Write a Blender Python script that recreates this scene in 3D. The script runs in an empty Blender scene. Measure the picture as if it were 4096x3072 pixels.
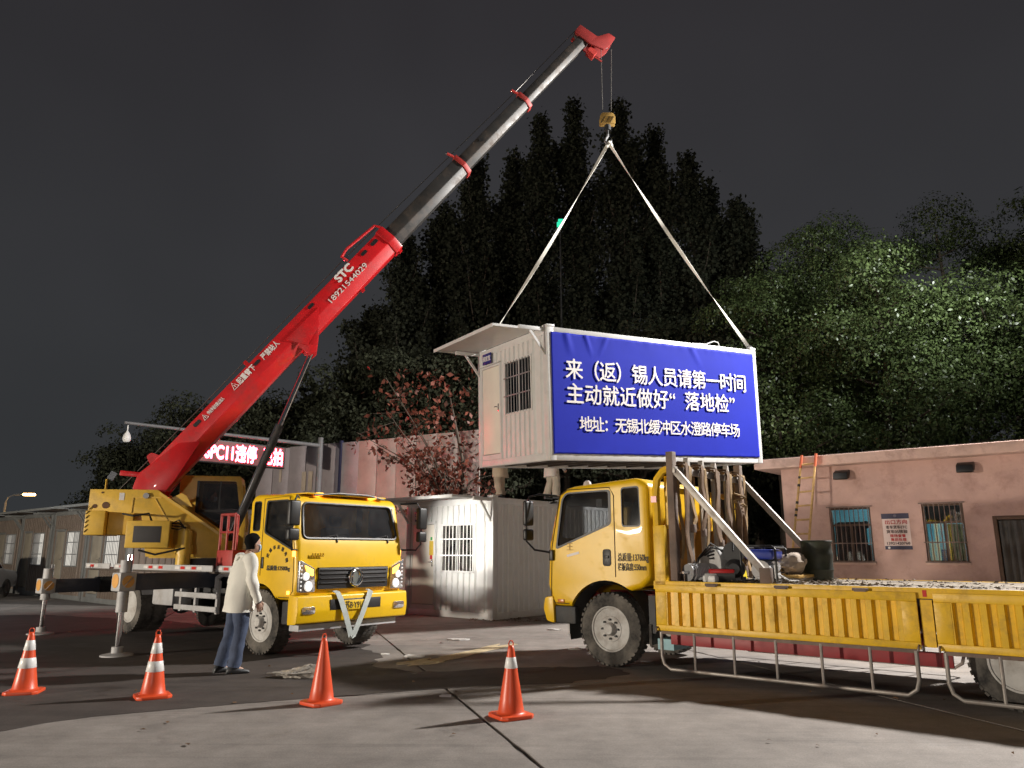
import bpy, bmesh, math, random
import numpy as np
from mathutils import Vector, Matrix, noise
R = math.radians
random.seed(7); rng = np.random.default_rng(11)
scene = bpy.context.scene
col = scene.collection

# ------------------------------------------------------------------ camera
cam_d = bpy.data.cameras.new('camera'); cam = bpy.data.objects.new('camera', cam_d); col.objects.link(cam)
cam_d.sensor_width = 36; cam_d.lens = 26.51; cam_d.clip_end = 2000; cam_d.clip_start = .05
cam.location = (0, 0, 1.6); cam.rotation_euler = (R(90) + math.atan(669 / 3016), 0, 0)
scene.camera = cam

# ------------------------------------------------------------------ world: overcast city night sky
w = bpy.data.worlds.new('World'); scene.world = w; w.use_nodes = True
nt = w.node_tree; bg = nt.nodes['Background']
tc = nt.nodes.new('ShaderNodeTexCoord'); sx = nt.nodes.new('ShaderNodeSeparateXYZ'); nt.links.new(tc.outputs['Generated'], sx.inputs[0])
cr_ = nt.nodes.new('ShaderNodeValToRGB'); nt.links.new(sx.outputs['Z'], cr_.inputs[0])
e = cr_.color_ramp.elements
e[0].position = 0.0; e[0].color = (.037, .040, .043, 1); e[1].position = .75; e[1].color = (.0250, .0225, .0255, 1)
nz_ = nt.nodes.new('ShaderNodeTexNoise'); nz_.inputs['Scale'].default_value = 1.6; nz_.inputs['Detail'].default_value = 3
nt.links.new(tc.outputs['Generated'], nz_.inputs['Vector'])
mx_ = nt.nodes.new('ShaderNodeMix'); mx_.data_type = 'RGBA'; mx_.blend_type = 'SOFT_LIGHT'; mx_.inputs[0].default_value = .6
nt.links.new(cr_.outputs[0], mx_.inputs[6]); nt.links.new(nz_.outputs['Fac'], mx_.inputs[7]); nt.links.new(mx_.outputs[2], bg.inputs[0])
bg.inputs[1].default_value = 1.0

# ------------------------------------------------------------------ lamps of the yard (unseen lamps assumed out of frame, plus an added tree spot)
def lamp(name, kind, loc, power, color, radius=.2, target=None, angle=None):
    d = bpy.data.lights.new(name, kind); d.energy = power; d.color = color; d.shadow_soft_size = radius
    o = bpy.data.objects.new(name, d); col.objects.link(o); o.location = loc
    if target is not None:
        o.rotation_euler = (Vector(target) - Vector(loc)).to_track_quat('-Z', 'Y').to_euler()
    if angle: d.spot_size = R(angle); d.spot_blend = .6
    return o
lamp('assumed_mast_floodlight', 'SPOT', (14.8, 16.6, 12.4), 30000, (1, .96, .91), .55, (-12, 2, 0), 158).data.spot_blend = .35
lamp('added_tree_spot', 'SPOT', (15.2, 17.0, 12.2), 6600, (.95, 1, .92), .2, (13.6, 27, 10.2), 74).data.spot_blend = 1.  # extra spot added only to brighten the right-hand trees
lamp('assumed_street_lamp_light', 'POINT', (-22, 1.5, 2.2), 15500, (1, .89, .74), .3)
lamp('assumed_car_park_light', 'POINT', (-5, -14, 2.1), 2600, (1, .90, .80), .3)

scene.view_settings.view_transform = 'Standard'; scene.view_settings.look = 'None'
scene.view_settings.exposure = 0; scene.view_settings.gamma = 1
scene.cycles.use_denoising = True; scene.cycles.max_bounces = 6; scene.cycles.transparent_max_bounces = 12
scene.cycles.sample_clamp_indirect = 3.0

# ------------------------------------------------------------------ materials
MATS = {}
def mat(name, c, rough=.6, metal=0., var=.12, scale=3., bump=0., bscale=40., dirt=None, dscale=2.5, damt=.4, spec=.5, coat=0., island=0.):
    if name in MATS: return MATS[name]
    m = bpy.data.materials.new(name); MATS[name] = m; m.use_nodes = True
    n = m.node_tree.nodes; l = m.node_tree.links; b = n['Principled BSDF']
    b.inputs['Roughness'].default_value = rough; b.inputs['Metallic'].default_value = metal
    b.inputs['Specular IOR Level'].default_value = spec; b.inputs['Coat Weight'].default_value = coat
    t = n.new('ShaderNodeTexCoord'); out = None
    def mixc(f, a, bb, blend='MIX'):
        x = n.new('ShaderNodeMix'); x.data_type = 'RGBA'; x.blend_type = blend
        for s, v in ((0, f), (6, a), (7, bb)):
            if isinstance(v, (int, float)): x.inputs[s].default_value = v
            elif isinstance(v, tuple): x.inputs[s].default_value = (*v[:3], 1)
            else: l.new(v, x.inputs[s])
        return x.outputs[2]
    nz = n.new('ShaderNodeTexNoise'); nz.inputs['Scale'].default_value = scale; nz.inputs['Detail'].default_value = 6
    nz.inputs['Roughness'].default_value = .65; l.new(t.outputs['Object'], nz.inputs['Vector'])
    lo = tuple(x * (1 - var * 1.6) for x in c); hi = tuple(min(1, x * (1 + var * 1.2)) for x in c)
    rp = n.new('ShaderNodeValToRGB'); rp.color_ramp.elements[0].position = .3; rp.color_ramp.elements[1].position = .7
    rp.color_ramp.elements[0].color = (*lo, 1); rp.color_ramp.elements[1].color = (*hi, 1); l.new(nz.outputs['Fac'], rp.inputs[0])
    out = rp.outputs[0]
    if island:
        g = n.new('ShaderNodeNewGeometry')
        ma = n.new('ShaderNodeMapRange'); ma.inputs[3].default_value = 1 - island; ma.inputs[4].default_value = 1 + island
        l.new(g.outputs['Random Per Island'], ma.inputs[0]); cb = n.new('ShaderNodeCombineColor')
        for k in range(3): l.new(ma.outputs[0], cb.inputs[k])
        out = mixc(1., out, cb.outputs[0], 'MULTIPLY')
    if dirt:
        n2 = n.new('ShaderNodeTexNoise'); n2.inputs['Scale'].default_value = dscale; n2.inputs['Detail'].default_value = 8
        n2.inputs['Roughness'].default_value = .7; l.new(t.outputs['Object'], n2.inputs['Vector'])
        r2 = n.new('ShaderNodeMapRange'); r2.inputs[1].default_value = .62 - damt * .35; r2.inputs[2].default_value = .78 - damt * .12
        r2.inputs[4].default_value = min(1, .5 + damt * .5); l.new(n2.outputs['Fac'], r2.inputs[0])
        out = mixc(r2.outputs[0], out, dirt)
        rr = n.new('ShaderNodeMapRange'); rr.inputs[3].default_value = rough; rr.inputs[4].default_value = min(1, rough + .35)
        l.new(r2.outputs[0], rr.inputs[0]); l.new(rr.outputs[0], b.inputs['Roughness'])
    l.new(out, b.inputs['Base Color'])
    if bump:
        n3 = n.new('ShaderNodeTexNoise'); n3.inputs['Scale'].default_value = bscale; n3.inputs['Detail'].default_value = 5
        l.new(t.outputs['Object'], n3.inputs['Vector'])
        bp = n.new('ShaderNodeBump'); bp.inputs['Strength'].default_value = bump; bp.inputs['Distance'].default_value = .02
        l.new(n3.outputs['Fac'], bp.inputs['Height']); l.new(bp.outputs[0], b.inputs['Normal'])
    return m
def emis(name, c, s, base=(.02, .02, .02)):
    if name in MATS: return MATS[name]
    m = bpy.data.materials.new(name); MATS[name] = m; m.use_nodes = True; b = m.node_tree.nodes['Principled BSDF']
    b.inputs['Base Color'].default_value = (*base, 1); b.inputs['Emission Color'].default_value = (*c, 1); b.inputs['Emission Strength'].default_value = s
    return m
def glass(name, tint=(.35, .37, .38), rough=.03, refl=.12, dirt=.0):
    if name in MATS: return MATS[name]
    m = bpy.data.materials.new(name); MATS[name] = m; m.use_nodes = True; n = m.node_tree.nodes; l = m.node_tree.links
    n.remove(n['Principled BSDF']); o = n['Material Output']
    tr = n.new('ShaderNodeBsdfTransparent'); tr.inputs[0].default_value = (*tint, 1)
    gl = n.new('ShaderNodeBsdfGlossy'); gl.inputs['Roughness'].default_value = rough
    fr = n.new('ShaderNodeLayerWeight'); fr.inputs[0].default_value = .35
    mr = n.new('ShaderNodeMapRange'); mr.inputs[3].default_value = refl; mr.inputs[4].default_value = .8
    l.new(fr.outputs['Fresnel'], mr.inputs[0]); mx = n.new('ShaderNodeMixShader')
    l.new(mr.outputs[0], mx.inputs[0]); l.new(tr.outputs[0], mx.inputs[1]); l.new(gl.outputs[0], mx.inputs[2])
    last = mx.outputs[0]
    if dirt:
        df = n.new('ShaderNodeBsdfDiffuse'); df.inputs[0].default_value = (.45, .42, .38, 1)
        tcx = n.new('ShaderNodeTexCoord'); nz = n.new('ShaderNodeTexNoise'); nz.inputs['Scale'].default_value = 5; nz.inputs['Detail'].default_value = 6
        l.new(tcx.outputs['Object'], nz.inputs['Vector']); mm = n.new('ShaderNodeMapRange'); mm.inputs[1].default_value = .35; mm.inputs[2].default_value = .8; mm.inputs[4].default_value = dirt
        l.new(nz.outputs['Fac'], mm.inputs[0]); m2 = n.new('ShaderNodeMixShader'); l.new(mm.outputs[0], m2.inputs[0]); l.new(last, m2.inputs[1]); l.new(df.outputs[0], m2.inputs[2]); last = m2.outputs[0]
    l.new(last, o.inputs[0])
    return m
GREY = (.10, .085, .07)
YEL = mat('truck_yellow', (.80, .49, .004), .38, var=.05, dirt=(.44, .29, .03), damt=.14, dscale=3, coat=.08, bump=.02, bscale=6)
YELW = mat('worn_yellow', (.80, .48, .010), .42, var=.10, dirt=(.30, .17, .035), damt=.30, dscale=5, bump=.1, bscale=25)
YELC = mat('crane_yellow', (.68, .43, .06), .42, var=.08, dirt=(.30, .20, .07), damt=.25, dscale=2.5)
RED = mat('boom_red', (.56, .012, .016), .34, var=.10, dirt=(.26, .02, .02), damt=.32, coat=.3, bump=.03, bscale=4)
REDD = mat('dull_red', (.36, .03, .025), .55, var=.15, dirt=(.12, .03, .025), damt=.3)
BLK = mat('black_plastic', (.012, .012, .013), .45, var=.2)
RUB = mat('rubber', (.028, .026, .025), .85, var=.3, dirt=(.20, .18, .155), damt=.75, dscale=3, bump=.15, bscale=30)
CHAS = mat('chassis_paint', (.030, .031, .034), .6, var=.25, dirt=(.13, .115, .10), damt=.35)
STEEL = mat('grey_steel', (.32, .32, .33), .45, metal=.6, var=.15, dirt=(.20, .17, .14), damt=.4)
LGREY = mat('light_grey_paint', (.46, .46, .47), .55, var=.1, dirt=(.26, .23, .2), damt=.35)
CHROME = mat('chrome', (.8, .8, .82), .12, metal=1., var=.03)
RIM = mat('rim_paint', (.50, .49, .47), .6, var=.12, dirt=(.24, .20, .17), damt=.5, dscale=5)
BOOMG = mat('boom_grey', (.042, .041, .040), .42, metal=.25, var=.18, scale=2, dirt=(.09, .065, .05), damt=.45, dscale=3)
WHITE = mat('white_paint', (.70, .70, .69), .45, var=.05, dirt=(.5, .48, .44), damt=.15)
LETTER = mat('white_letters', (.72, .68, .66), .5, var=.05)
LETTERB = mat('black_letters', (.05, .035, .01), .6, var=.3)
RUST = mat('rusty_steel', (.20, .145, .115), .75, var=.3, dirt=(.10, .06, .045), damt=.5, dscale=6, bump=.2, bscale=30)
WORN = mat('worn_galvanised', (.36, .33, .30), .5, metal=.4, var=.2, dirt=(.17, .11, .08), damt=.4, dscale=6)
GLS = glass('cab_glass', (.55, .56, .57), refl=.08, dirt=.05); GLW = glass('windscreen_glass', (.82, .83, .83), refl=.07, dirt=.05)

# ------------------------------------------------------------------ mesh helpers
class MB:
    def __init__(s): s.v = []; s.f = []
    def add(s, vs, fs):
        k = len(s.v); s.v += [tuple(x) for x in vs]; s.f += [tuple(i + k for i in f) for f in fs]; return s
    def box(s, x0, x1, y0, y1, z0, z1):
        x0, x1 = sorted((x0, x1)); y0, y1 = sorted((y0, y1)); z0, z1 = sorted((z0, z1))
        return s.add([(x0, y0, z0), (x1, y0, z0), (x1, y1, z0), (x0, y1, z0), (x0, y0, z1), (x1, y0, z1), (x1, y1, z1), (x0, y1, z1)],
                     [(0, 3, 2, 1), (4, 5, 6, 7), (0, 1, 5, 4), (1, 2, 6, 5), (2, 3, 7, 6), (3, 0, 4, 7)])
    def beam(s, p0, p1, wd, ht, up=(0, 0, 1)):
        p0 = Vector(p0); p1 = Vector(p1); d = (p1 - p0).normalized(); u = Vector(up)
        a = d.cross(u)
        if a.length < 1e-4: a = d.cross(Vector((1, 0, 0)))
        a.normalize(); b = a.cross(d).normalized(); a = a * wd / 2; b = b * ht / 2
        return s.add([p0 - a - b, p0 + a - b, p0 + a + b, p0 - a + b, p1 - a - b, p1 + a - b, p1 + a + b, p1 - a + b],
                     [(0, 3, 2, 1)[::-1], (4, 5, 6, 7)[::-1], (0, 1, 5, 4)[::-1], (1, 2, 6, 5)[::-1], (2, 3, 7, 6)[::-1], (3, 0, 4, 7)[::-1]])
    def cyl(s, p0, p1, r0, r1=None, n=14, cap=True):
        r1 = r0 if r1 is None else r1; p0 = Vector(p0); p1 = Vector(p1); d = (p1 - p0).normalized()
        a = d.orthogonal().normalized(); b = d.cross(a); vs = []
        for p, r in ((p0, r0), (p1, r1)):
            for i in range(n):
                t = 2 * math.pi * i / n; vs.append(p + a * (r * math.cos(t)) + b * (r * math.sin(t)))
        fs = [(i, (i + 1) % n, n + (i + 1) % n, n + i) for i in range(n)]
        if cap: fs += [tuple(range(n))[::-1], tuple(range(n, 2 * n))]
        return s.add(vs, fs)
    def tube(s, pts, r, n=8, closed=False, flat=None):
        pts = [Vector(p) for p in pts]; m = len(pts); vs = []; prev = None
        for i, p in enumerate(pts):
            if closed: d = (pts[(i + 1) % m] - pts[i - 1])
            else: d = pts[min(i + 1, m - 1)] - pts[max(i - 1, 0)]
            d.normalize()
            if prev is None: a = d.orthogonal().normalized()
            else:
                a = prev - d * prev.dot(d)
                a = a.normalized() if a.length > 1e-5 else d.orthogonal().normalized()
            prev = a; b = d.cross(a); rr = r[i] if isinstance(r, (list, tuple)) else r
            for k in range(n):
                t = 2 * math.pi * k / n; vs.append(p + a * (rr * math.cos(t)) + b * (rr * math.sin(t) * (flat or 1)))
        fs = []
        for i in range(m if closed else m - 1):
            j = (i + 1) % m
            for k in range(n): fs.append((i * n + k, i * n + (k + 1) % n, j * n + (k + 1) % n, j * n + k))
        if not closed: fs += [tuple(range(n))[::-1], tuple(range((m - 1) * n, m * n))]
        return s.add(vs, fs)
    def prism(s, poly, axis, a, b):
        n = len(poly)
        ar = sum(poly[i][0] * poly[(i + 1) % n][1] - poly[(i + 1) % n][0] * poly[i][1] for i in range(n))
        if ar < 0: poly = poly[::-1]
        a, b = min(a, b), max(a, b)
        def P3(p, t): return (t, p[0], p[1]) if axis == 'x' else (p[0], t, p[1]) if axis == 'y' else (p[0], p[1], t)
        fl = axis == 'y'
        vs = [P3(p, a) for p in poly] + [P3(p, b) for p in poly]
        fs = [tuple(range(n))[::-1], tuple(range(n, 2 * n))] + [(i, (i + 1) % n, n + (i + 1) % n, n + i) for i in range(n)]
        if fl: fs = [f[::-1] for f in fs]
        return s.add(vs, fs)
    def lathe(s, prof, o=(0, 0, 0), axis=(0, 0, 1), n=24, close=False):
        d = Vector(axis).normalized(); a = d.orthogonal().normalized(); b = d.cross(a); o = Vector(o); vs = []
        for r, h in prof:
            for i in range(n):
                t = 2 * math.pi * i / n; vs.append(o + d * h + a * (r * math.cos(t)) + b * (r * math.sin(t)))
        m = len(prof); fs = []
        for j in range(m if close else m - 1):
            q = (j + 1) % m
            for i in range(n): fs.append((j * n + i, j * n + (i + 1) % n, q * n + (i + 1) % n, q * n + i))
        if not close:
            if prof[0][0] > 1e-4: fs.append(tuple(range(n))[::-1])
            if prof[-1][0] > 1e-4: fs.append(tuple(range((m - 1) * n, m * n)))
        return s.add(vs, fs)
    def loft(s, rings, cap=True):
        n = len(rings[0]); vs = [p for r in rings for p in r]; fs = []
        for j in range(len(rings) - 1):
            for i in range(n): fs.append((j * n + i, j * n + (i + 1) % n, (j + 1) * n + (i + 1) % n, (j + 1) * n + i))
        if cap: fs += [tuple(range(n))[::-1], tuple(range((len(rings) - 1) * n, len(rings) * n))]
        return s.add(vs, fs)
    def grid(s, fn, nu, nv, flip=False):
        vs = [fn(i / nu, j / nv) for j in range(nv + 1) for i in range(nu + 1)]; W = nu + 1
        fs = [(j * W + i, j * W + i + 1, (j + 1) * W + i + 1, (j + 1) * W + i) for j in range(nv) for i in range(nu)]
        return s.add(vs, [f[::-1] for f in fs] if flip else fs)
    def sphere(s, c, r, n=12, m=8, sc=(1, 1, 1)):
        c = Vector(c); prof = []
        vs = []
        for j in range(m + 1):
            ph = math.pi * j / m
            for i in range(n):
                t = 2 * math.pi * i / n; vs.append((c.x + r * sc[0] * math.sin(ph) * math.cos(t), c.y + r * sc[1] * math.sin(ph) * math.sin(t), c.z - r * sc[2] * math.cos(ph)))
        return s.add(vs, [(j * n + i, j * n + (i + 1) % n, (j + 1) * n + (i + 1) % n, (j + 1) * n + i) for j in range(m) for i in range(n)])
    def xf(s, M): s.v = [tuple(M @ Vector(p)) for p in s.v]; return s
    def build(s, name, material, parent=None, bevel=0., seg=2, smooth=True, mtx=None, ang=32, label=None):
        bm = bmesh.new(); vs = [bm.verts.new(p) for p in s.v]
        for f in s.f:
            try: bm.faces.new([vs[i] for i in f])
            except ValueError: pass
        bmesh.ops.remove_doubles(bm, verts=bm.verts, dist=1e-5)
        bmesh.ops.recalc_face_normals(bm, faces=bm.faces)
        if bevel:
            ed = [e for e in bm.edges if e.is_manifold and e.calc_face_angle(0) > R(28)]
            bmesh.ops.bevel(bm, geom=ed, offset=bevel, segments=seg, affect='EDGES', profile=.5, clamp_overlap=True)
        me = bpy.data.meshes.new(name); bm.to_mesh(me); bm.free()
        return link(name, me, material, parent, smooth, mtx, ang, label)
def link(name, me, material, parent=None, smooth=True, mtx=None, ang=32, label=None):
    if smooth:
        me.polygons.foreach_set('use_smooth', [True] * len(me.polygons)); me.set_sharp_from_angle(angle=R(ang))
    if material and not me.materials: me.materials.append(material)
    o = bpy.data.objects.new(name, me); col.objects.link(o)
    if parent: o.parent = parent
    if mtx is not None: o.matrix_local = mtx
    if label: o['label'] = label
    return o
def thing(name, label, cat, loc=(0, 0, 0), rz=0., group=None, scale=None):
    o = bpy.data.objects.new(name, None); col.objects.link(o); o.location = loc; o.rotation_euler = (0, 0, rz); o.empty_display_size = .2
    if scale: o.scale = (scale,) * 3
    return tag(o, label, cat, group)
def tag(o, label, cat, group=None):
    o['label'] = label; o['category'] = cat
    if group: o['group'] = group
    return o
def struct(o): o['kind'] = 'structure'; return o
def copy_tree(o, parent=None):
    c = o.copy(); col.objects.link(c)
    if parent is not None: c.parent = parent
    for ch in list(o.children): copy_tree(ch, c)
    return c
def piece(me, name, parent, mtx):   # repeat of one small mesh
    o = bpy.data.objects.new(name, me); col.objects.link(o); o.parent = parent; o.matrix_local = mtx; return o
def rrect(x0, x1, y0, y1, r=.05, n=4):
    pts = []
    for cx, cy, a in ((x1 - r, y0 + r, -90), (x1 - r, y1 - r, 0), (x0 + r, y1 - r, 90), (x0 + r, y0 + r, 180)):
        for i in range(n + 1):
            t = R(a + 90 * i / n); pts.append((cx + r * math.cos(t), cy + r * math.sin(t)))
    return pts
def rpoly(pts, r=.05, n=4):
    out = []; m = len(pts)
    for i in range(m):
        p = Vector(pts[i]); a = (Vector(pts[i - 1]) - p); b = (Vector(pts[(i + 1) % m]) - p)
        rr = min(r, a.length * .45, b.length * .45); A = p + a.normalized() * rr; B = p + b.normalized() * rr
        for k in range(n + 1):
            t = k / n; q = A * (1 - t) ** 2 + p * 2 * t * (1 - t) + B * t * t; out.append((q.x, q.y))
    return out
def boolean(o, cutters, op='DIFFERENCE'):
    cs = []
    for mb in cutters:
        c = mb.build('cutter', None, o.parent, smooth=False); c.matrix_basis = o.matrix_basis.copy(); cs.append(c)
        md = o.modifiers.new('b', 'BOOLEAN'); md.operation = op; md.solver = 'EXACT'; md.object = c
    bpy.context.view_layer.update(); dg = bpy.context.evaluated_depsgraph_get(); dg.update(); me = bpy.data.meshes.new_from_object(o.evaluated_get(dg))
    pass
    o.modifiers.clear(); old = o.data; mats = [m for m in old.materials]; o.data = me
    me.materials.clear()
    for m in mats: me.materials.append(m)
    for c in cs: bpy.data.objects.remove(c)
    me.polygons.foreach_set('use_smooth', [True] * len(me.polygons)); me.set_sharp_from_angle(angle=R(30))
    return o
def text(body, size, material, parent, o, xd, yd, bold=.0, depth=.003, width=None, align='LEFT', name='lettering', sx=1., mtx=None, space=1.):
    cu = bpy.data.curves.new('txt', 'FONT'); cu.body = body; cu.size = size; cu.extrude = depth; cu.align_x = align; cu.space_character = space
    t = bpy.data.objects.new('txt', cu); col.objects.link(t)
    dg = bpy.context.evaluated_depsgraph_get(); dg.update(); me = bpy.data.meshes.new_from_object(t.evaluated_get(dg))
    bpy.data.objects.remove(t); bpy.data.curves.remove(cu)
    n = len(me.vertices); a = np.empty(n * 3, np.float32); me.vertices.foreach_get('co', a); a = a.reshape(-1, 3)
    if n == 0: return None
    if bold:
        bm = bmesh.new(); cnt = 0
        for dx_, dy_ in ((0, 0), (1, 0), (-1, 0), (0, 1), (0, -1)):
            k0 = len(bm.verts); bm.from_mesh(me); bm.verts.ensure_lookup_table()
            bmesh.ops.translate(bm, verts=bm.verts[k0:], vec=(dx_ * bold, dy_ * bold, cnt * .0003)); cnt += 1
        me = bpy.data.meshes.new('txt'); bm.to_mesh(me); bm.free(); n = len(me.vertices); a = np.empty(n * 3, np.float32); me.vertices.foreach_get('co', a); a = a.reshape(-1, 3)
    if width:
        x0, x1 = a[:, 0].min(), a[:, 0].max(); s = width / (x1 - x0); a[:, 0] = (a[:, 0] - x0) * s
    a[:, 0] *= sx
    xd = Vector(xd).normalized(); yd = Vector(yd).normalized(); zd = xd.cross(yd); o = Vector(o)
    M = np.array([xd, yd, zd]); b = a @ M + np.array(o); me.vertices.foreach_set('co', b.astype(np.float32).ravel()); me.update()
    me.materials.clear(); me.materials.append(material)
    return link(name, me, material, parent, smooth=False, mtx=mtx)
def Mloc(x, y, z, rz=0., rx=0., ry=0.):
    return Matrix.Translation((x, y, z)) @ Matrix.Rotation(rz, 4, 'Z') @ Matrix.Rotation(ry, 4, 'Y') @ Matrix.Rotation(rx, 4, 'X')
# ================================================================== GROUND
def concrete(name, c, wet=True):
    m = bpy.data.materials.new(name); m.use_nodes = True; n = m.node_tree.nodes; l = m.node_tree.links; b = n['Principled BSDF']
    g = n.new('ShaderNodeNewGeometry'); oi = n.new('ShaderNodeObjectInfo')
    def nz(scale, det, rgh=.6):
        x = n.new('ShaderNodeTexNoise'); x.inputs['Scale'].default_value = scale; x.inputs['Detail'].default_value = det; x.inputs['Roughness'].default_value = rgh
        l.new(g.outputs['Position'], x.inputs['Vector']); return x.outputs['Fac']
    def rng_(i, a, b_, c_, d_):
        x = n.new('ShaderNodeMapRange'); l.new(i, x.inputs[0])
        for k, v in zip((1, 2, 3, 4), (a, b_, c_, d_)): x.inputs[k].default_value = v
        return x.outputs[0]
    def mul(a, b_):
        x = n.new('ShaderNodeMath'); x.operation = 'MULTIPLY'
        for k, v in ((0, a), (1, b_)):
            if isinstance(v, float): x.inputs[k].default_value = v
            else: l.new(v, x.inputs[k])
        return x.outputs[0]
    big = rng_(nz(.35, 5), .35, .7, .80, 1.12); mid = rng_(nz(2.3, 8, .7), .3, .75, .72, 1.18); fine = rng_(nz(60, 5, .85), .28, .72, .66, 1.30)
    spk = rng_(nz(9, 10, .85), .66, .72, 1., .62)
    oil = rng_(nz(.9, 6, .75), .60, .74, 1., .42)
    mp_ = n.new('ShaderNodeMapping'); mp_.inputs['Rotation'].default_value = (0, 0, .62); mp_.inputs['Scale'].default_value = (.10, 2.6, 1); l.new(g.outputs['Position'], mp_.inputs[0])
    tz = n.new('ShaderNodeTexNoise'); tz.inputs['Scale'].default_value = 1.3; tz.inputs['Detail'].default_value = 7; tz.inputs['Roughness'].default_value = .7; l.new(mp_.outputs[0], tz.inputs['Vector'])
    trk = rng_(tz.outputs['Fac'], .52, .68, 1., .72); grit = rng_(nz(26, 3, .9), .64, .70, 1., 1.45)
    sl = rng_(oi.outputs['Random'], 0, 1, .90, 1.08)
    v = mul(mul(mul(mul(big, mid), mul(fine, spk)), mul(oil, sl)), mul(trk, grit))
    cc = n.new('ShaderNodeCombineColor')
    for k in range(3): l.new(mul(v, c[k]), cc.inputs[k])
    l.new(cc.outputs[0], b.inputs['Base Color'])
    l.new(rng_(nz(.9, 6, .75), .55, .75, .82, .45), b.inputs['Roughness']); b.inputs['Specular IOR Level'].default_value = .35
    bp = n.new('ShaderNodeBump'); bp.inputs['Strength'].default_value = .35; bp.inputs['Distance'].default_value = .01; l.new(nz(55, 6, .7), bp.inputs['Height']); l.new(bp.outputs[0], b.inputs['Normal'])
    return m
CONC = concrete('yard_concrete', (.285, .255, .232)); DARKG = concrete('ground_far', (.16, .14, .125))
ground = struct(MB().grid(lambda a, b: ((a - .5) * 400, -60 + b * 400, -.02), 20, 20).build('ground', DARKG))
e1 = Vector((.289, -.957, 0)); e2 = Vector((.957, .289, 0)); org = Vector((-.75, 9.44, 0))
for i in range(-5, 4):
    for j in range(-5, 5):
        c0 = org + e1 * (i * 5.2) + e2 * (j * 4.6 - (0.0 if i >= 0 else 0))
        cc = c0 + e1 * 2.6 + e2 * 2.3
        if not (-26 < cc.x < 24 and 1.5 < cc.y < 34): continue
        g = .012; a = c0 + e1 * g + e2 * g; bx = e1 * (5.2 - 2 * g); by = e2 * (4.6 - 2 * g)
        # slab outline with a slightly broken edge
        pts = []
        for s0, s1, nseg in ((a, a + bx, 20), (a + bx, a + bx + by, 20), (a + bx + by, a + by, 20), (a + by, a, 20)):
            dn = (s1 - s0).cross(Vector((0, 0, 1))).normalized()
            for k in range(nseg):
                p = s0.lerp(s1, k / nseg); jig = 0 if k == 0 else max(0, noise.noise(p * 2.3)) * .03 + random.random() * .005
                p = p - dn * jig; pts.append((p.x, p.y))
        MB().prism(pts, 'z', -.10, 0.0).build('slab', CONC, ground, bevel=.006, seg=1, smooth=False)

MUD = mat('dried_mud', (.52, .43, .27), .75, var=.22, scale=6, bump=.3, bscale=25)
def blob(cx, cy, rx, ry, ang, seed, n=60, rough=.35):
    pts = []
    for k in range(n):
        t = 2 * math.pi * k / n; r = 1 + rough * noise.noise(Vector((math.cos(t) * 1.6 + seed, math.sin(t) * 1.6, seed * 3.1))) + .25 * rough * noise.noise(Vector((math.cos(t) * 7 + seed, math.sin(t) * 7, 2)))
        x = rx * r * math.cos(t); y = ry * r * math.sin(t); pts.append((cx + x * math.cos(ang) - y * math.sin(ang), cy + x * math.sin(ang) + y * math.cos(ang)))
    return pts
mp = MB().prism(blob(-1.35, 11.7, .42, .24, R(50), 3.3, rough=.9), 'z', .004, .008).prism(blob(-.70, 12.75, 1.05, .20, R(62), 8.1, rough=.8), 'z', .004, .0095).prism(blob(-1.02, 12.1, .5, .09, R(70), 5.7, rough=.9), 'z', .004, .011)
tag(mp.build('mud_spill', MUD, smooth=False), 'pale beige mud spill dried on the concrete between the two trucks', 'spill')

# thin sheet of darker concrete over part of the yard, irregular border
DARKC = concrete('dark_concrete', (.075, .062, .056)); wb_ = DARKC.node_tree.nodes['Principled BSDF']; wb_.inputs['Specular IOR Level'].default_value = .3
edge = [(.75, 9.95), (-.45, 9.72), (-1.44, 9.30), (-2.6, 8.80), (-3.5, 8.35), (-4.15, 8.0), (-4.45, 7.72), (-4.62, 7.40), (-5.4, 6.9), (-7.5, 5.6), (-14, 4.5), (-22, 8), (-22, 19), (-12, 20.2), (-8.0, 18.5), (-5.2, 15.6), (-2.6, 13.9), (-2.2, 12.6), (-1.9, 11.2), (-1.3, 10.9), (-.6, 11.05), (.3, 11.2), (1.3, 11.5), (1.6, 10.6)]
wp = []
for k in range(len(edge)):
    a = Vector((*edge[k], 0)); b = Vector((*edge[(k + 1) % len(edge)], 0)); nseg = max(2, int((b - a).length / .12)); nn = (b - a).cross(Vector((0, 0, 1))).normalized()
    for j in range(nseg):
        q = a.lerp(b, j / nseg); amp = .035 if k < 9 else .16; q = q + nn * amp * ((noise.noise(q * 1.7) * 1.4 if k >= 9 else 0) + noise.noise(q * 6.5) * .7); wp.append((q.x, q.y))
struct(MB().prism(wp, 'z', .0005, .004).build('dark_patch', DARKC, smooth=False))
PAPER = mat('scrap_paper', (.66, .64, .62), .7, var=.08)
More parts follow.
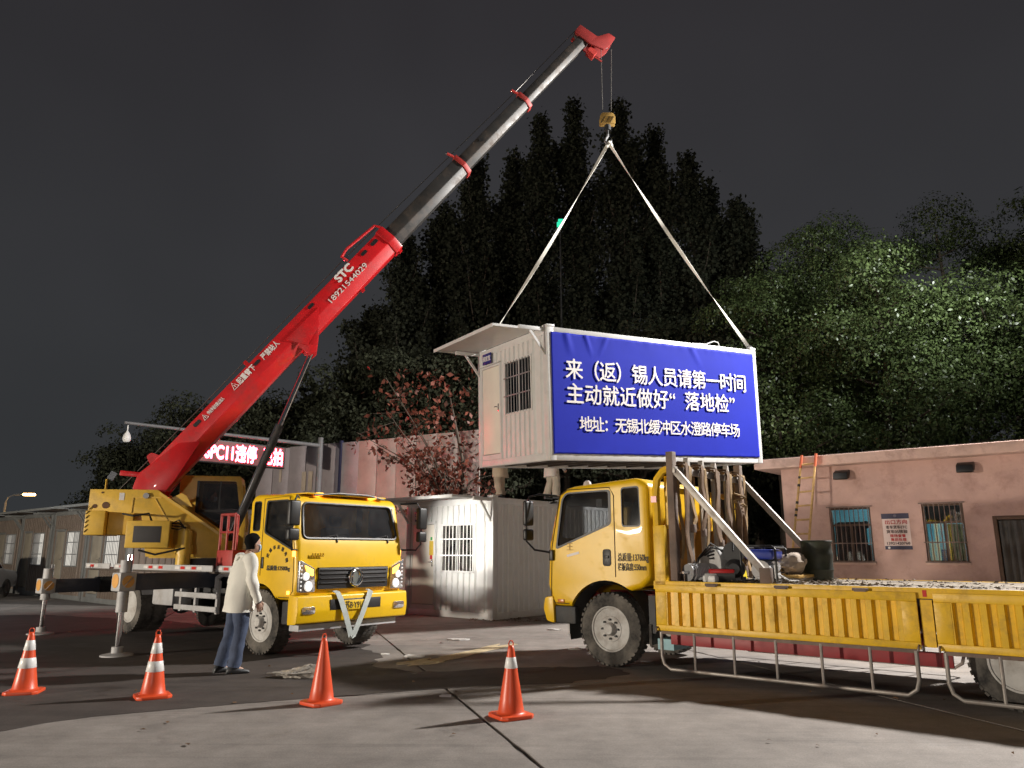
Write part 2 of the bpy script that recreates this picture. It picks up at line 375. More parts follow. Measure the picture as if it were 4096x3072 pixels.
for k, (x, y, s, lb) in enumerate([(-1.52, 12.35, .12, 'pale flattened paper cup lying left of the mud spill'), (-1.0, 14.6, .13, 'pale paper scrap near the corner of the white cabin on the ground'),
                                 (-.75, 9.05, .05, 'small white litter scrap beside the concrete joint in the foreground'), (-2.0, 12.55, .05, 'tiny white litter scrap under the front of the crane truck'),
                                 (.9, 16.4, .10, 'crumpled paper scrap on the ground in front of the flatbed cab'), (1.05, 13.2, .08, 'bluish paper scrap beside the flatbed front wheel')]):
    mb = MB(); ring = []
    for i in range(9):
        t = 2 * math.pi * i / 9; r = s * (.7 + .5 * random.random()); ring.append((x + r * 1.5 * math.cos(t), y + r * .8 * math.sin(t), .01 + .02 * random.random()))
    mb.add([(x, y, .03)] + ring, [(0, 1 + i, 1 + (i + 1) % 9) for i in range(9)]); mb.add([(p[0], p[1], .002) for p in ring], [tuple(range(9))]); mb.add(ring + [(p[0], p[1], .002) for p in ring], [(i, (i + 1) % 9, 9 + (i + 1) % 9, 9 + i) for i in range(9)])
    tag(mb.build('paper_scrap', PAPER, smooth=False), lb, 'litter', 'scraps of litter on the yard')
# crumpled clear plastic bag
BAG = mat('plastic_film', (.40, .37, .33), .22, var=.25, scale=14, spec=.8)
def bagf(a, b):
    t = 2 * math.pi * a; ph = math.pi * b; p = Vector((math.cos(t) * math.sin(ph), math.sin(t) * math.sin(ph), -math.cos(ph)))
    r = 1 + .5 * noise.noise(p * 2.1 + Vector((4, 1, 2))) + .28 * noise.noise(p * 5 + Vector((1, 5, 2)))
    return (-2.78 + .30 * p.x * r + .05 * p.z, 10.38 + .12 * p.y * r, max(.004, .055 + .075 * p.z * r * (1 + .8 * p.x)))
tag(MB().grid(bagf, 44, 20).build('plastic_bag', BAG, ang=20), 'crumpled clear plastic bag lying left of the plain orange cone', 'bag')
# fallen leaves nobody would count
LEAFD = mat('dead_leaf', (.16, .085, .04), .8, var=.3, island=.5)
mb = MB()
for k in range(360):
    if k < 300: x = random.uniform(-1, 2.2); y = 18.2 + random.random() * 1.2 - .2 * x
    else: x = random.uniform(-9, 5); y = random.uniform(6, 17)
    s = random.uniform(.02, .05); t = random.random() * 6.28; c_, s_ = math.cos(t) * s, math.sin(t) * s; z = .012
    mb.add([(x - c_, y - s_, z), (x + s_ * .5, y - c_ * .5, z + random.random() * .02), (x + c_, y + s_, z + .004), (x - s_ * .5, y + c_ * .5, z + random.random() * .02)], [(0, 1, 2, 3)])
lv = mb.build('fallen_leaves', LEAFD, smooth=False); lv['kind'] = 'stuff'; tag(lv, 'small brown fallen leaves scattered over the concrete yard', 'leaves')

# ================================================================== PREFAB CABINS
CABW = mat('cabin_white', (.60, .60, .59), .36, var=.04, dirt=(.42, .39, .34), damt=.12, dscale=2)
FRAMEM = mat('cabin_frame', (.57, .57, .565), .4, var=.05, dirt=(.38, .34, .3), damt=.2)
DOORM = mat('cabin_door', (.70, .66, .58), .45, var=.03)
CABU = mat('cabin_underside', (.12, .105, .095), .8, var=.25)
BLUE = mat('banner_blue', (.011, .021, .36), .7, var=.05, scale=1.2, bump=.04, bscale=3, spec=.12)
SIGNB = mat('sign_blue', (.015, .02, .16), .4)
DARKI = mat('dark_interior', (.02, .018, .017), .9)
WGL = glass('window_glass', (.12, .11, .11), refl=.12)
def corr(mb, fn, a0, a1, z0, z1, pitch=.2, dep=.042, ph=0.):
    # fn(t, out, z) -> point ; trapezoid ribs along t
    ts = [a0]; k = math.floor(a0 / pitch) - 1
    pr = [(0, 1), (.62, 1), (.72, 0), (.90, 0)]
    P = []
    while k * pitch < a1 + pitch:
        for f, h in pr: P.append(((k + f) * pitch + ph, h))
        k += 1
    def hgt(t):
        for i in range(len(P) - 1):
            if P[i][0] <= t <= P[i + 1][0]:
                return P[i][1] + (P[i + 1][1] - P[i][1]) * (t - P[i][0]) / (P[i + 1][0] - P[i][0] + 1e-9)
        return 1
    tt = sorted(set([a0, a1] + [t for t, _ in P if a0 < t < a1]))
    fr = [fn(t, hgt(t) * dep, z) for z in (z0, z1) for t in tt]; bk = [fn(t, -.02, z) for z in (z0, z1) for t in tt]; n = len(tt)
    fs = [(i, i + 1, n + i + 1, n + i) for i in range(n - 1)]; fs += [(2 * n + i + 1, 2 * n + i, 3 * n + i, 3 * n + i + 1) for i in range(n - 1)]
    fs += [(i, 2 * n + i, 2 * n + i + 1, i + 1) for i in range(n - 1)] + [(n + i + 1, 3 * n + i + 1, 3 * n + i, n + i) for i in range(n - 1)] + [(0, n, 3 * n, 2 * n), (n - 1, 3 * n - 1, 4 * n - 1, 2 * n - 1)]
    mb.add(fr + bk, fs); return mb
def make_cabin(label, loc, rot, L=6., W=3.1, H=2.74, banner=False, sign=None, winmat=None, doordeco=False, lamp_in=None, name='office_cabin', group=None, wallmat=None, canmat=None, framemat=None, doormat=None):
    CW = wallmat or CABW; CABF = framemat or FRAMEM; CABD = doormat or DOORM
    root = thing(name, label, 'cabin', loc, 0, group); root.rotation_euler = rot
    for x in (0, L - .16):
        for y in (0, W - .16): MB().box(x, x + .16, y, y + .16, 0, H).build('corner_post', CABF, root, bevel=.012)
    for y in (.004, W - .164):
        MB().box(.16, L - .16, y, y + .16, .004, .16).build('floor_beam', CABF, root, bevel=.01); MB().box(.16, L - .16, y, y + .16, H - .16, H - .004).build('roof_beam', CABF, root, bevel=.01)
    for x in (.004, L - .164):
        MB().box(x, x + .16, .16, W - .16, .004, .16).build('floor_beam', CABF, root, bevel=.01); MB().box(x, x + .16, .16, W - .16, H - .16, H - .004).build('roof_beam', CABF, root, bevel=.01)
    for x in (0, L - .18):      # lifting corner castings
        for y in (0, W - .18):
            MB().box(x - .006, x + .186, y - .006, y + .186, H - .004, H + .05).build('corner_casting', CABF, root, bevel=.01)
    k = 0
    x = .6
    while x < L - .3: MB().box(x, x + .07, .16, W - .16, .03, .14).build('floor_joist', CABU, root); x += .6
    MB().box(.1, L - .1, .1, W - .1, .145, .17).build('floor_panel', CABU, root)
    MB().grid(lambda a, b: (.1 + a * (L - .2), .1 + b * (W - .2), H - .05 + .03 * math.sin(b * 3.14) + .006 * math.sin(a * 60)), 60, 6).build('roof_sheet', CW, root)
    # front wall x=0, outside is -x
    fw = lambda t, o, z: (.045 - o, t, z)
    d0, d1, dz0, dz1 = 2.0, 2.92, .27, 2.28; w0, w1, wz0, wz1 = .62, 1.8, 1.08, 2.28; zt = H - .16; zb = .16
    for a0, a1, z0, z1 in ((.16, w0, zb, zt), (w0, w1, zb, wz0), (w0, w1, wz1, zt), (w1, d0, zb, zt), (d0, d1, dz1 + .0, zt), (d1, W - .16, zb, zt)):
        corr(MB(), fw, a0, a1, z0, z1, .2 if a0 > .5 else .3).build('wall_panel', CW, root, smooth=False)
    MB().box(.0, .05, d0, d1, zb, dz0).build('door_sill', CABF, root)
    df = MB(); df.box(-.005, .06, d0 - .0, d0 + .05, dz0, dz1 + .05).box(-.005, .06, d1 - .05, d1, dz0, dz1 + .05).box(-.006, .06, d0 + .05, d1 - .05, dz1, dz1 + .05)
    df.build('door_frame', CABF, root, bevel=.004)
    dr = MB().box(.004, .045, d0 + .055, d1 - .055, dz0 + .012, dz1 - .006).build('door', CABD, root, bevel=.006)
    MB().box(-.012, .004, d0 + .085, d0 + .12, 1.22, 1.40).cyl((-.01, d0 + .10, 1.33), (-.05, d0 + .10, 1.33), .012).cyl((-.05, d0 + .09, 1.33), (-.05, d0 + .21, 1.33), .011).build('door_handle', CHROME, dr, bevel=.003)
    MB().box(-.05, .02, d0 - .03, d1 + .03, dz1 + .052, dz1 + .075).build('drip_cap', CABF, root)
    if doordeco:
        MB().box(-.003, .004, d0 + .08, d0 + .22, 1.5, 1.86).build('door_charm', mat('charm_yellow', (.6, .42, .05), .6), dr)
        MB().box(-.004, .004, d0 + .11, d0 + .19, 1.40, 1.5).build('door_charm_tassel', mat('charm_red', (.5, .02, .03), .7), dr)
        MB().box(-.004, .004, d0 + .12, d0 + .18, 1.88, 1.96).build('door_charm_leaf', mat('charm_green', (.05, .35, .08), .7), dr)
    wr = MB(); f = .045
    wr.box(-.02, .05, w0, w0 + f, wz0, wz1).box(-.02, .05, w1 - f, w1, wz0, wz1).box(-.021, .05, w0 + f, w1 - f, wz0, wz0 + f).box(-.021, .05, w0 + f, w1 - f, wz1 - f, wz1)
    win = wr.build('window', CABF, root, bevel=.004)
    MB().box(.02, .028, w0 + f, (w0 + w1) / 2 + .02, wz0 + f, wz1 - f).build('pane', winmat or WGL, win, smooth=False)
    MB().box(.032, .040, (w0 + w1) / 2 - .02, w1 - f, wz0 + f, wz1 - f).build('pane', winmat or WGL, win, smooth=False)
    MB().box(.018, .045, (w0 + w1) / 2 - .02, (w0 + w1) / 2 + .02, wz0 + f, wz1 - f).build('mullion', CABF, win)
    bars = 9
    for i in range(bars):
        y = w0 + .09 + (w1 - w0 - .18) * i / (bars - 1); MB().cyl((-.035, y, wz0 + .02), (-.035, y, wz1 - .02), .0085, n=8).build('bar', STEEL if not lamp_in else WHITE, win)
    for z in (1.50, 1.90): MB().box(-.045, -.038, w0 + .02, w1 - .02, z - .014, z + .014).build('cross_bar', STEEL if not lamp_in else WHITE, win)
    MB().box(.35, .37, .3, W - .3, .2, H - .2).build('inner_partition', DARKI, root)
    # long sides and back
    sidep = corr(MB(), lambda t, o, z: (t, .045 - o * .8, z), .16, L - .16, .16, H - .16, .2).build('wall_panel', CW, root, smooth=False)
    corr(MB(), lambda t, o, z: (t, W - .045 + o * .8, z), .16, L - .16, .16, H - .16, .2).build('wall_panel', CW, root, smooth=False)
    corr(MB(), lambda t, o, z: (L - .045 + o * .8, t, z), .16, W - .16, .16, H - .16, .2).build('wall_panel', CW, root, smooth=False)
    # canopy over the door side
    cy0, cy1, cx = .33, W + .12, -1.08
    cn = MB().box(cx, -.0, cy0, cy1, H + .0, H + .012).build('canopy', canmat or CW, root)
    MB().box(cx - .012, cx - .002, cy0 - .01, cy1 + .01, H - .055, H + .02).build('canopy_edge', CABF, cn)
    MB().box(cx, 0, cy0 - .012, cy0 - .002, H - .03, H + .02).build('canopy_edge', CABF, cn); MB().box(cx, 0, cy1 + .002, cy1 + .012, H - .03, H + .02).build('canopy_edge', CABF, cn)
    for y in (.08, W - .08):
        b = MB().box(-.62, -.002, y - .03, y + .03, H - .10, H - .02).build('canopy_bracket', CABF, root, bevel=.004)
        MB().beam((-.36, y, H - .10), (-.0, y, H - .58), .045, .05).build('brace', CABF, b)
    if sign:
        sp = MB().box(-.06, -.045, 2.33, 2.74, 2.37, 2.62).build('sign_plate', SIGNB, root, bevel=.003)
        for i, tx in enumerate(sign):
            text(tx, .13 if len(sign) == 1 else .10, LETTER, sp, (-.061, 2.72, 2.45 if len(sign) == 1 else 2.52 - .10 * i), (0, -1, 0), (0, 0, 1), bold=.002, width=.37 if len(sign) == 1 else .30)
    if banner:
        def bf(a, b):
            x = .085 + a * (L - .2); z = .13 + b * (H - .24)
            wv = .004 * noise.noise(Vector((x * .9, z * 1.3, 1))) + (.16 * max(0, 1 - abs((x - .45) - (2.62 - z) * .28) / .12) + .15 * max(0, 1 - abs((x - .95) - (2.62 - z) * .35) / .07) + .12 * max(0, 1 - abs((x - 1.5) + (2.62 - z) * .5) / .09) + .10 * max(0, 1 - abs((x - 3.9) - (2.62 - z) * .6) / .12)) * max(0, b - .80)
            wv += .014 * max(0, b - .93) / .07 * (noise.noise(Vector((x * 4, 3, 1)))) - .012 * max(0, .03 - b) / .03 * noise.noise(Vector((x * 5, 7, 1)))
            edge = .012 * noise.noise(Vector((x * 6, 9, 2))) * (1 if b > .98 or b < .02 else 0)
            return (x, -.012 - abs(wv), z + edge)
        mb = MB().grid(bf, 150, 60)
        bn = mb.build('banner', BLUE, root, ang=60); 
        md = bn.modifiers.new('t', 'SOLIDIFY'); md.thickness = .003
        for tx, x0, z, wd, sz in (('来（返）锡人员请第一时间', .40, 1.71, 5.17, .455), ('主动就近做好“落地检”', .39, 1.20, 5.03, .455), ('地址：无锡北缓冲区水澄路停车场', .72, .625, 4.53, .335)):
            # characters set one by one so that they keep their shape and are evenly spread
            n_ = len(tx); st = wd / n_
            chars = [c for c in tx]
            if '“' in tx: units = [1] * n_
            for i, ch in enumerate(chars):
                if ch in '（(': off = .0
                text(ch, sz, LETTER, bn, (x0 + st * i + st * (.5) - sz * .48, -.033, z), (1, 0, 0), (0, 0, 1), bold=sz * .013, depth=.002, name='character')
    if lamp_in: pass
    return root
WINLIT = None
cab1 = make_cabin('white prefab cabin with a blue lettered banner hanging from the crane', (.76, 14.97, 3.37), (math.atan(.043), -math.atan(.046), .515), banner=True, sign=['调度室'])
MB().tube([(4.2, .25, 2.80), (4.6, .22, 2.81), (4.85, .2, 2.90), (4.98, .2, 2.88), (5.0, .2, 2.79)], .012, 6).build('cable', WHITE, cab1)
cab2 = make_cabin('white prefab cabin on the ground behind the crane truck, its barred window glaring bright', (-.46, 18.57, 0), (0, 0, math.atan2(.758, .652)), H=2.9, W=3.13, sign=['工作人员', '休息室'], doordeco=True, lamp_in=True, winmat=glass('window_glass_pale', (.30, .29, .27), refl=.25, dirt=.35))
# row of site cabins far left, lit inside
WARMWIN = emis('lit_window', (1, .95, .84), .55, (.3, .3, .3)); ROWW = [emis('lit_window_%s' % k, (1, .95, .84), s_, (.25, .25, .25)) for k, s_ in (('dim', .10), ('soft', .32), ('bright', .7))]
rowd = math.atan2(-.667, .745)
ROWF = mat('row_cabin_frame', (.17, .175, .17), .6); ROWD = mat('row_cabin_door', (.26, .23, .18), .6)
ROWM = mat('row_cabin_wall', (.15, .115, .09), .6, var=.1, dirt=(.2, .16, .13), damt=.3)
lbs = ['dim site cabin with lit barred window, nearest the crane in the far left row', 'dim site cabin with lit window, second from the crane in the far left row', 'dim site cabin with lit window, third from the crane in the far left row', 'dim site cabin at the far left end of the row, by the white car']
protos = None
for i, (x, y) in enumerate(((-11.6, 23.3), (-14.15, 25.6), (-16.8, 28.0), (-19.4, 30.4))):
    # front faces the camera side: local -x -> (-.667,-.745)
    if protos is None:
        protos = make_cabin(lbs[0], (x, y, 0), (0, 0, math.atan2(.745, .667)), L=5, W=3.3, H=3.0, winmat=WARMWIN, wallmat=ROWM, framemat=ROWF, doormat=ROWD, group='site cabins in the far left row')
        o = protos
    else:
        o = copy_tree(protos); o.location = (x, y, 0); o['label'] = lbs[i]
        for wn_ in o.children:
            if wn_.name.startswith('window'):
                for k_, pn in enumerate([c_ for c_ in wn_.children if c_.name.startswith('pane')]): pn.material_slots[0].link = 'OBJECT'; pn.material_slots[0].material = ROWW[(i + k_) % 3]
lamp('assumed_cabin_row_lamp', 'POINT', (-15.6, 22.6, 2.6), 60, (.75, .86, 1), .1)  # unseen lamp, assumed from the bluish light on the row
# the assumed work lamp shining on the ground cabin is added at the end
# ================================================================== GATE HOUSE (pink)
PINK = mat('pink_render', (.54, .355, .31), .85, var=.10, scale=1.1, dirt=(.28, .16, .13), damt=.3, dscale=1.7, bump=.15, bscale=18)
PINKE = mat('pink_eave', (.58, .40, .34), .85, var=.10, dirt=(.25, .15, .12), damt=.3, bump=.12, bscale=18)
gh = thing('gate_house', 'single storey pink rendered gate house with barred windows behind the flatbed truck', 'building', (6.75, 20.5, 0), math.atan2(-.64, .77))
wall = MB().box(.55, 12, 0, .24, 0, 3.72).build('wall', PINK, gh)
boolean(wall, [MB().box(1.70, 2.68, -.2, .5, 1.33, 2.67), MB().box(3.82, 4.68, -.2, .5, 1.34, 2.69), MB().box(5.23, 6.35, -.2, .5, -.1, 2.37), MB().box(8.2, 9.2, -.2, .5, 1.34, 2.69)])
MB().box(.55, .79, .24, 5, 0, 3.72).build('wall', PINK, gh); MB().box(11.76, 12, .24, 5, 0, 3.72).build('wall', PINK, gh); MB().box(.55, 12, 5.0, 5.24, 0, 3.72).build('wall', PINK, gh)
ev = MB().box(0, 12.5, -.45, 5.7, 3.72, 3.97).build('eave', PINKE, gh, bevel=.02)
MB().box(.1, 12.4, -.36, 5.6, 3.97, 4.0).build('roof_felt', mat('roof_felt', (.05, .045, .04), .9, var=.3), ev)
ROOM = mat('room_wall', (.30, .55, .60), .8, var=.06)
rm = MB(); rm.box(.8, 11.7, 3.2, 3.3, 0, 3.6).box(.8, 11.7, .3, 3.2, 3.0, 3.06).box(2.95, 3.05, .25, 3.2, 0, 3.0).box(5.0, 5.08, .25, 3.2, 0, 3.0).box(.8, 11.7, .3, 3.2, .02, .05).build('room_shell', ROOM, gh)
WFR = mat('brown_window_frame', (.10, .055, .035), .6, var=.2); BAR = mat('window_bar', (.20, .14, .12), .6, metal=.3, var=.3)
CUR = mat('brown_curtain', (.13, .065, .045), .85, var=.2); CURG = mat('pale_curtain', (.30, .34, .22), .8, var=.3, scale=6); DPAN = mat('dark_fanlight', (.03, .024, .02), .6)
GWIN = glass('house_glass', (.8, .84, .85), refl=.06)
def house_window(x0, x1, z0, z1, nb, kind):
    f = .05; mb = MB().box(x0, x1, .06, .14, z0, z0 + f).box(x0, x1, .06, .14, z1 - f, z1).box(x0, x0 + f, .061, .139, z0 + f, z1 - f).box(x1 - f, x1, .061, .139, z0 + f, z1 - f)
    zm = z1 - .43; xm = (x0 + x1) / 2
    mb.box(x0 + f, x1 - f, .062, .138, zm - .025, zm + .025).box(xm - .022, xm + .022, .063, .137, z0 + f, zm - .025)
    wn = mb.build('window', WFR, gh)
    for a, b, c, d in ((x0 + f, xm - .022, z0 + f, zm - .025), (xm + .022, x1 - f, z0 + f, zm - .025), (x0 + f, x1 - f, zm + .025, z1 - f)):
        MB().box(a, b, .095, .101, c, d).build('pane', GWIN, wn, smooth=False)
    MB().box(x0 - .03, x1 + .03, -.05, .06, z0 - .05, z0 - .003).build('sill', PINKE, wn, bevel=.006)
    MB().box(x0 - .05, x1 + .05, -.06, -.03, z1 + .0, z1 + .03).build('bar_rail', BAR, wn); MB().box(x0 - .02, x1 + .02, -.062, -.045, z0 + .45, z0 + .475).build('bar_rail', BAR, wn); MB().box(x0 - .03, x1 + .03, -.058, -.03, z0 + .0, z0 + .03).build('bar_rail', BAR, wn)
    for i in range(nb):
        x = x0 + .05 + (x1 - x0 - .1) * i / (nb - 1); MB().cyl((x, -.042, z0 + .01), (x, -.042, z1 + .01), .011, n=7).build('bar', BAR, wn)
    if kind == 1:
        MB().grid(lambda a, b: (x0 + .05 + a * (x1 - x0 - .1) * .78, .20 + .018 * math.sin(a * 42), z0 + .02 + b * .95), 70, 4).build('curtain', CUR, wn)
        MB().grid(lambda a, b: (x0 + .05 + (.70 + a * .24) * (x1 - x0 - .1), .22 + .01 * math.sin(a * 22), z0 + .02 + b * (.40 if a > .3 else .55)), 16, 4).build('curtain', CUR, wn)
        MB().sphere((x1 - .27, .5, z1 - .42), .10).build('cabinet_top', DARKI, wn); MB().box(x0 + .05, x1 - .28, .45, .6, z0, z1 - .34).build('cabinet', CUR, wn)
    if kind == 2:
        MB().box(x0 + f, x1 - f, .15, .16, zm, z1 - f).build('fanlight_board', DPAN, wn)
        MB().grid(lambda a, b: (xm + .03 + a * .30, .21 + .014 * math.sin(a * 30), z0 + .02 + b * .86), 40, 4).build('curtain', CURG, wn)
        MB().box(x0 + .22, x0 + .42, .5, .7, z0 - .1, z0 + .3).build('chair_back', mat('blue_plastic', (.05, .16, .40), .5), wn)
    return wn
house_window(1.70, 2.68, 1.33, 2.67, 9, 1); house_window(3.82, 4.68, 1.34, 2.69, 8, 2); house_window(8.2, 9.2, 1.34, 2.69, 9, 2)
lamp('room_lamp', 'POINT', (0, 0, 0), 34, (.62, .93, 1), .12).parent = gh; bpy.data.objects['room_lamp'].location = (2.1, 1.6, 2.75)
lamp('room_lamp', 'POINT', (0, 0, 0), 34, (.62, .93, 1), .12).parent = gh; bpy.data.objects['room_lamp.001'].location = (4.1, 1.6, 2.75)
dr = MB().box(5.23, 5.31, -.02, .2, 0, 2.37).box(6.27, 6.35, -.02, .2, 0, 2.37).box(5.31, 6.27, -.021, .2, 2.29, 2.37).build('door_frame', WFR, gh, bevel=.006)
MB().box(5.31, 6.27, .21, .22, 0, 2.29).build('door_leaf', mat('dark_door', (.025, .018, .018), .7), dr)
STRIP = mat('plastic_strip', (.035, .03, .032), .35, var=.4, scale=3, spec=.3, bump=.5, bscale=5)
for i in range(7):
    x = 5.33 + i * .135
    MB().grid(lambda a, b, x=x, i=i: (x + a * .15, .06 + .03 * (i % 2) + .02 * math.sin(b * 7 + i) * (1 - b) + .012 * math.sin(a * 3), .05 + b * 2.22), 4, 24).build('plastic_strip', STRIP, dr)
# notice on the wall
ntc = thing('notice_poster', 'pink exit direction notice with dark blue strips on the gate house wall', 'notice', (6.75, 20.5, 0), math.atan2(-.64, .77))
MB().box(2.93, 3.53, -.006, -.001, 1.66, 2.49).build('sheet', mat('notice_sheet', (.72, .58, .55), .7, var=.05), ntc)
hd = MB().box(2.92, 3.53, -.010, -.0065, 2.365, 2.49).build('header_strip', mat('notice_navy', (.015, .013, .055), .5), ntc)
MB().lathe([(.036, 0), (.036, .002)], (3.225, -.011, 2.435), (0, -1, 0), 16).build('logo', mat('logo_grey', (.10, .09, .14), .5), hd)
ft = MB().box(2.94, 3.54, -.010, -.0065, 1.64, 1.725).build('footer_strip', MATS['notice_navy'], ntc)
MB().lathe([(.028, 0), (.028, .002)], (3.03, -.011, 1.683), (0, -1, 0), 16).build('logo', LETTER, ft)
NR = mat('notice_red', (.42, .03, .03), .6); NB = mat('notice_black', (.05, .02, .02), .6)
for tx, z, sz, x0, wd, m in (('出口方向', 2.245, .11, 2.99, .49, NR), ('客车货车ETC', 2.135, .085, 3.0, .47, NB), ('货车05核验', 2.03, .085, 3.0, .47, NB), ('现场查看', 1.935, .075, 3.07, .35, NR), ('售后处理', 1.845, .075, 3.08, .35, NR), ('13921420768', 1.757, .085, 2.99, .51, NB)):
    text(tx, sz, m, ntc, (x0, -.008, z), (1, 0, 0), (0, 0, 1), bold=.003, width=wd, depth=.001)
# unlit wall floodlights
def floodlight(x, label):
    t = thing('wall_floodlight', label, 'floodlight', (0, 0, 0), 0, 'unlit floodlights on the gate house')
    t.location = gh.matrix_basis @ Vector((x, -.001, 3.5)); t.rotation_euler = gh.rotation_euler
    MB().prism([(-.34, -.13), (-.30, .02), (-.10, .10), (-.02, .10), (-.02, .04), (-.12, -.10), (-.30, -.15)], 'x', -.17, .17).build('housing', BLK, t, bevel=.008)
    MB().add([(-.14, -.307, -.155), (.14, -.307, -.155), (.14, -.125, -.108), (-.14, -.125, -.108)], [(0, 1, 2, 3)]).build('lens', mat('lens_grey', (.35, .33, .30), .25, spec=.8), t)
    MB().box(-.06, .06, -.02, 0, -.08, .08).build('wall_plate', BLK, t)
scene.view_layers[0].update()
floodlight(2.14, 'black unlit floodlight on the pink wall above the brown curtained window'); floodlight(4.86, 'black unlit floodlight on the pink wall near the plastic strip door')
# bamboo ladder
BAM = mat('bamboo', (.52, .33, .13), .6, var=.2, scale=8, dirt=(.3, .15, .06), damt=.3)
BAMR = mat('bamboo_red_end', (.55, .12, .05), .6); TAPE = mat('dark_tape', (.02, .015, .012), .6)
ld = thing('bamboo_ladder', 'thin bamboo ladder leaning on the gate house eave beside the barred window', 'ladder', (6.75, 20.5, 0), math.atan2(-.64, .77))
lt, lb_, rt, rb_ = Vector((1.30, -.52, 3.95)), Vector((.82, -1.15, 0)), Vector((1.66, -.52, 3.97)), Vector((1.22, -1.15, 0))
for a, b, nm in ((lb_, lt, 0), (rb_, rt, 1)):
    pts = [a.lerp(b, k / 24) for k in range(25)]; rl = MB().tube(pts, [.03 if k % 4 else .034 for k in range(25)], 8).build('rail', BAM, ld)
    MB().cyl(a.lerp(b, .93), a.lerp(b, 1.012), .036, n=8).build('red_tip', BAMR, rl)
    if nm == 0:
        for k in (.86, .81, .70, .655, .62): MB().cyl(a.lerp(b, k), a.lerp(b, k + .016), .037, n=8).build('tape_wrap', TAPE, rl)
for k in range(11):
    t = .07 + k * .088; MB().cyl(lb_.lerp(lt, t), rb_.lerp(rt, t), .023, n=7).build('rung', BAM, ld)

# ================================================================== BACKGROUND WALL, GANTRY, LED SIGN
HOARD = mat('grey_hoarding', (.34, .30, .315), .75, var=.12, scale=.8, dirt=(.2, .15, .15), damt=.35, dscale=.9)
HOARD2 = mat('pale_hoarding', (.42, .38, .35), .8, var=.15, scale=.9, dirt=(.28, .24, .21), damt=.4, dscale=1.1)
hw = thing('hoarding_wall', 'tall grey hoarding wall of metal sheets behind the crane cab', 'wall', (-10.46, 31, 0), math.atan2(-4, 6.95))
for i in range(12):
    x = i * .9; 
    if 4.35 < x < 4.6: x += .06
    MB().box(x + .004, x + .885, 0 + .01 * (i % 2), .04 + .01 * (i % 2), 0, 5.66 + .03 * random.random()).build('sheet', HOARD if i < 6 else HOARD2, hw, bevel=.004)
MB().box(4.47, 4.56, -.05, .06, 0, 5.75).build('post', mat('dark_blue_post', (.02, .02, .06), .5), hw)
text('TUK', .62, mat('faded_letters', (.46, .40, .36), .8), hw, (3.0, -.012, 2.9), (1, 0, 0), (0, 0, 1), bold=.02, width=1.3)
for x, z, w_, h_ in ((2.55, 3.9, .22, .75), (2.9, 3.9, .22, .75), (1.3, 4.3, .12, 1.0)): MB().box(x, x + w_, -.02, -.008, z, z + h_).build('peeled_patch', mat('peeled_patch', (.48, .40, .32), .8), hw)
GANT = mat('gantry_grey', (.13, .13, .135), .6)
gt = thing('gantry_pole', 'grey steel gantry pole with a long arm over the gate, behind the crane boom', 'pole', (-7.16, 28, 0))
MB().cyl((0, 0, 0), (0, 0, 5.75), .13, .10, n=14).build('pole', GANT, gt)
adir = Vector((-4.9, -5.4, 0)).normalized(); aend = adir * 7.0
MB().cyl((0, 0, 5.45), aend + Vector((0, 0, 5.45)), .075, .05, n=12).build('arm', GANT, gt)
cm = thing('dome_camera', 'white teardrop surveillance camera hanging from the tip of the gantry arm', 'camera', (-7.16 + aend.x * .985, 28 + aend.y * .985, 5.38), 0, None, .78)
MB().cyl((0, 0, 0), (0, 0, -.25), .022, n=8).build('stem', WHITE, cm); MB().lathe([(.02, -.2), (.05, -.26), (.12, -.38), (.15, -.5), (.145, -.58), (.10, -.66), (.0, -.69)], n=16).build('dome', WHITE, cm)
LEDR = emis('led_red', (1, .03, .05), 60); 
led = thing('led_sign', 'glowing red LED message board hung under the gantry arm', 'sign', (-7.16 + adir.x * 1.75, 28 + adir.y * 1.75, 4.62), math.atan2(-adir.y, -adir.x))
# x runs towards the pole
MB().box(-3.6, .3, -.02, .16, -.16, .62).build('housing', BLK, led, bevel=.01)
MB().box(-3.56, .26, -.0235, -.0205, -.12, .58).build('led_halo_face', emis('led_halo_red', (1, .006, .015), .14, (.02, 0, 0)), led)  # face emission stands in for the red halo round the letters
MB().box(-2.9, -2.86, .05, .09, .62, .80).build('hanger', STEEL, led); MB().box(-.2, -.16, .05, .09, .62, .80).build('hanger', STEEL, led)
text('苏B86PC11违停  已拍', .62, LEDR, led, (-3.5, -.029, 0.0), (1, 0, 0), (0, 0, 1), bold=.022, width=3.7, name='led_lettering')
# street lamps far away
SOD = emis('sodium_lamp', (1, .55, .18), 40)
def far_lamp(px, y, h, label, arm=.9):
    t = thing('street_lamp', label, 'street lamp', (px, y, 0), 0, 'distant street lamps')
    MB().cyl((0, 0, 0), (0, 0, h - .6), .12, .09, n=8).build('pole', LGREY, t); MB().tube([(0, 0, h - .6), (.15, 0, h - .2), (.6, 0, h), (arm + .6, 0, h + .05)], .07, 6).build('arm', LGREY, t)
    MB().box(arm + .5, arm + 1.3, -.18, .18, h - .06, h + .1).build('lamp_head', SOD, t, bevel=.03)
far_lamp(-39.9, 60, 5.95, 'distant street lamp with a lit orange head at the far left'); far_lamp(-48.9, 85, 4.2, 'small distant street lamp with orange head, seen above the row of cabins', .3); far_lamp(-7.8, 46, 5.6, 'orange street lamp glowing behind the red leaved tree', .5)
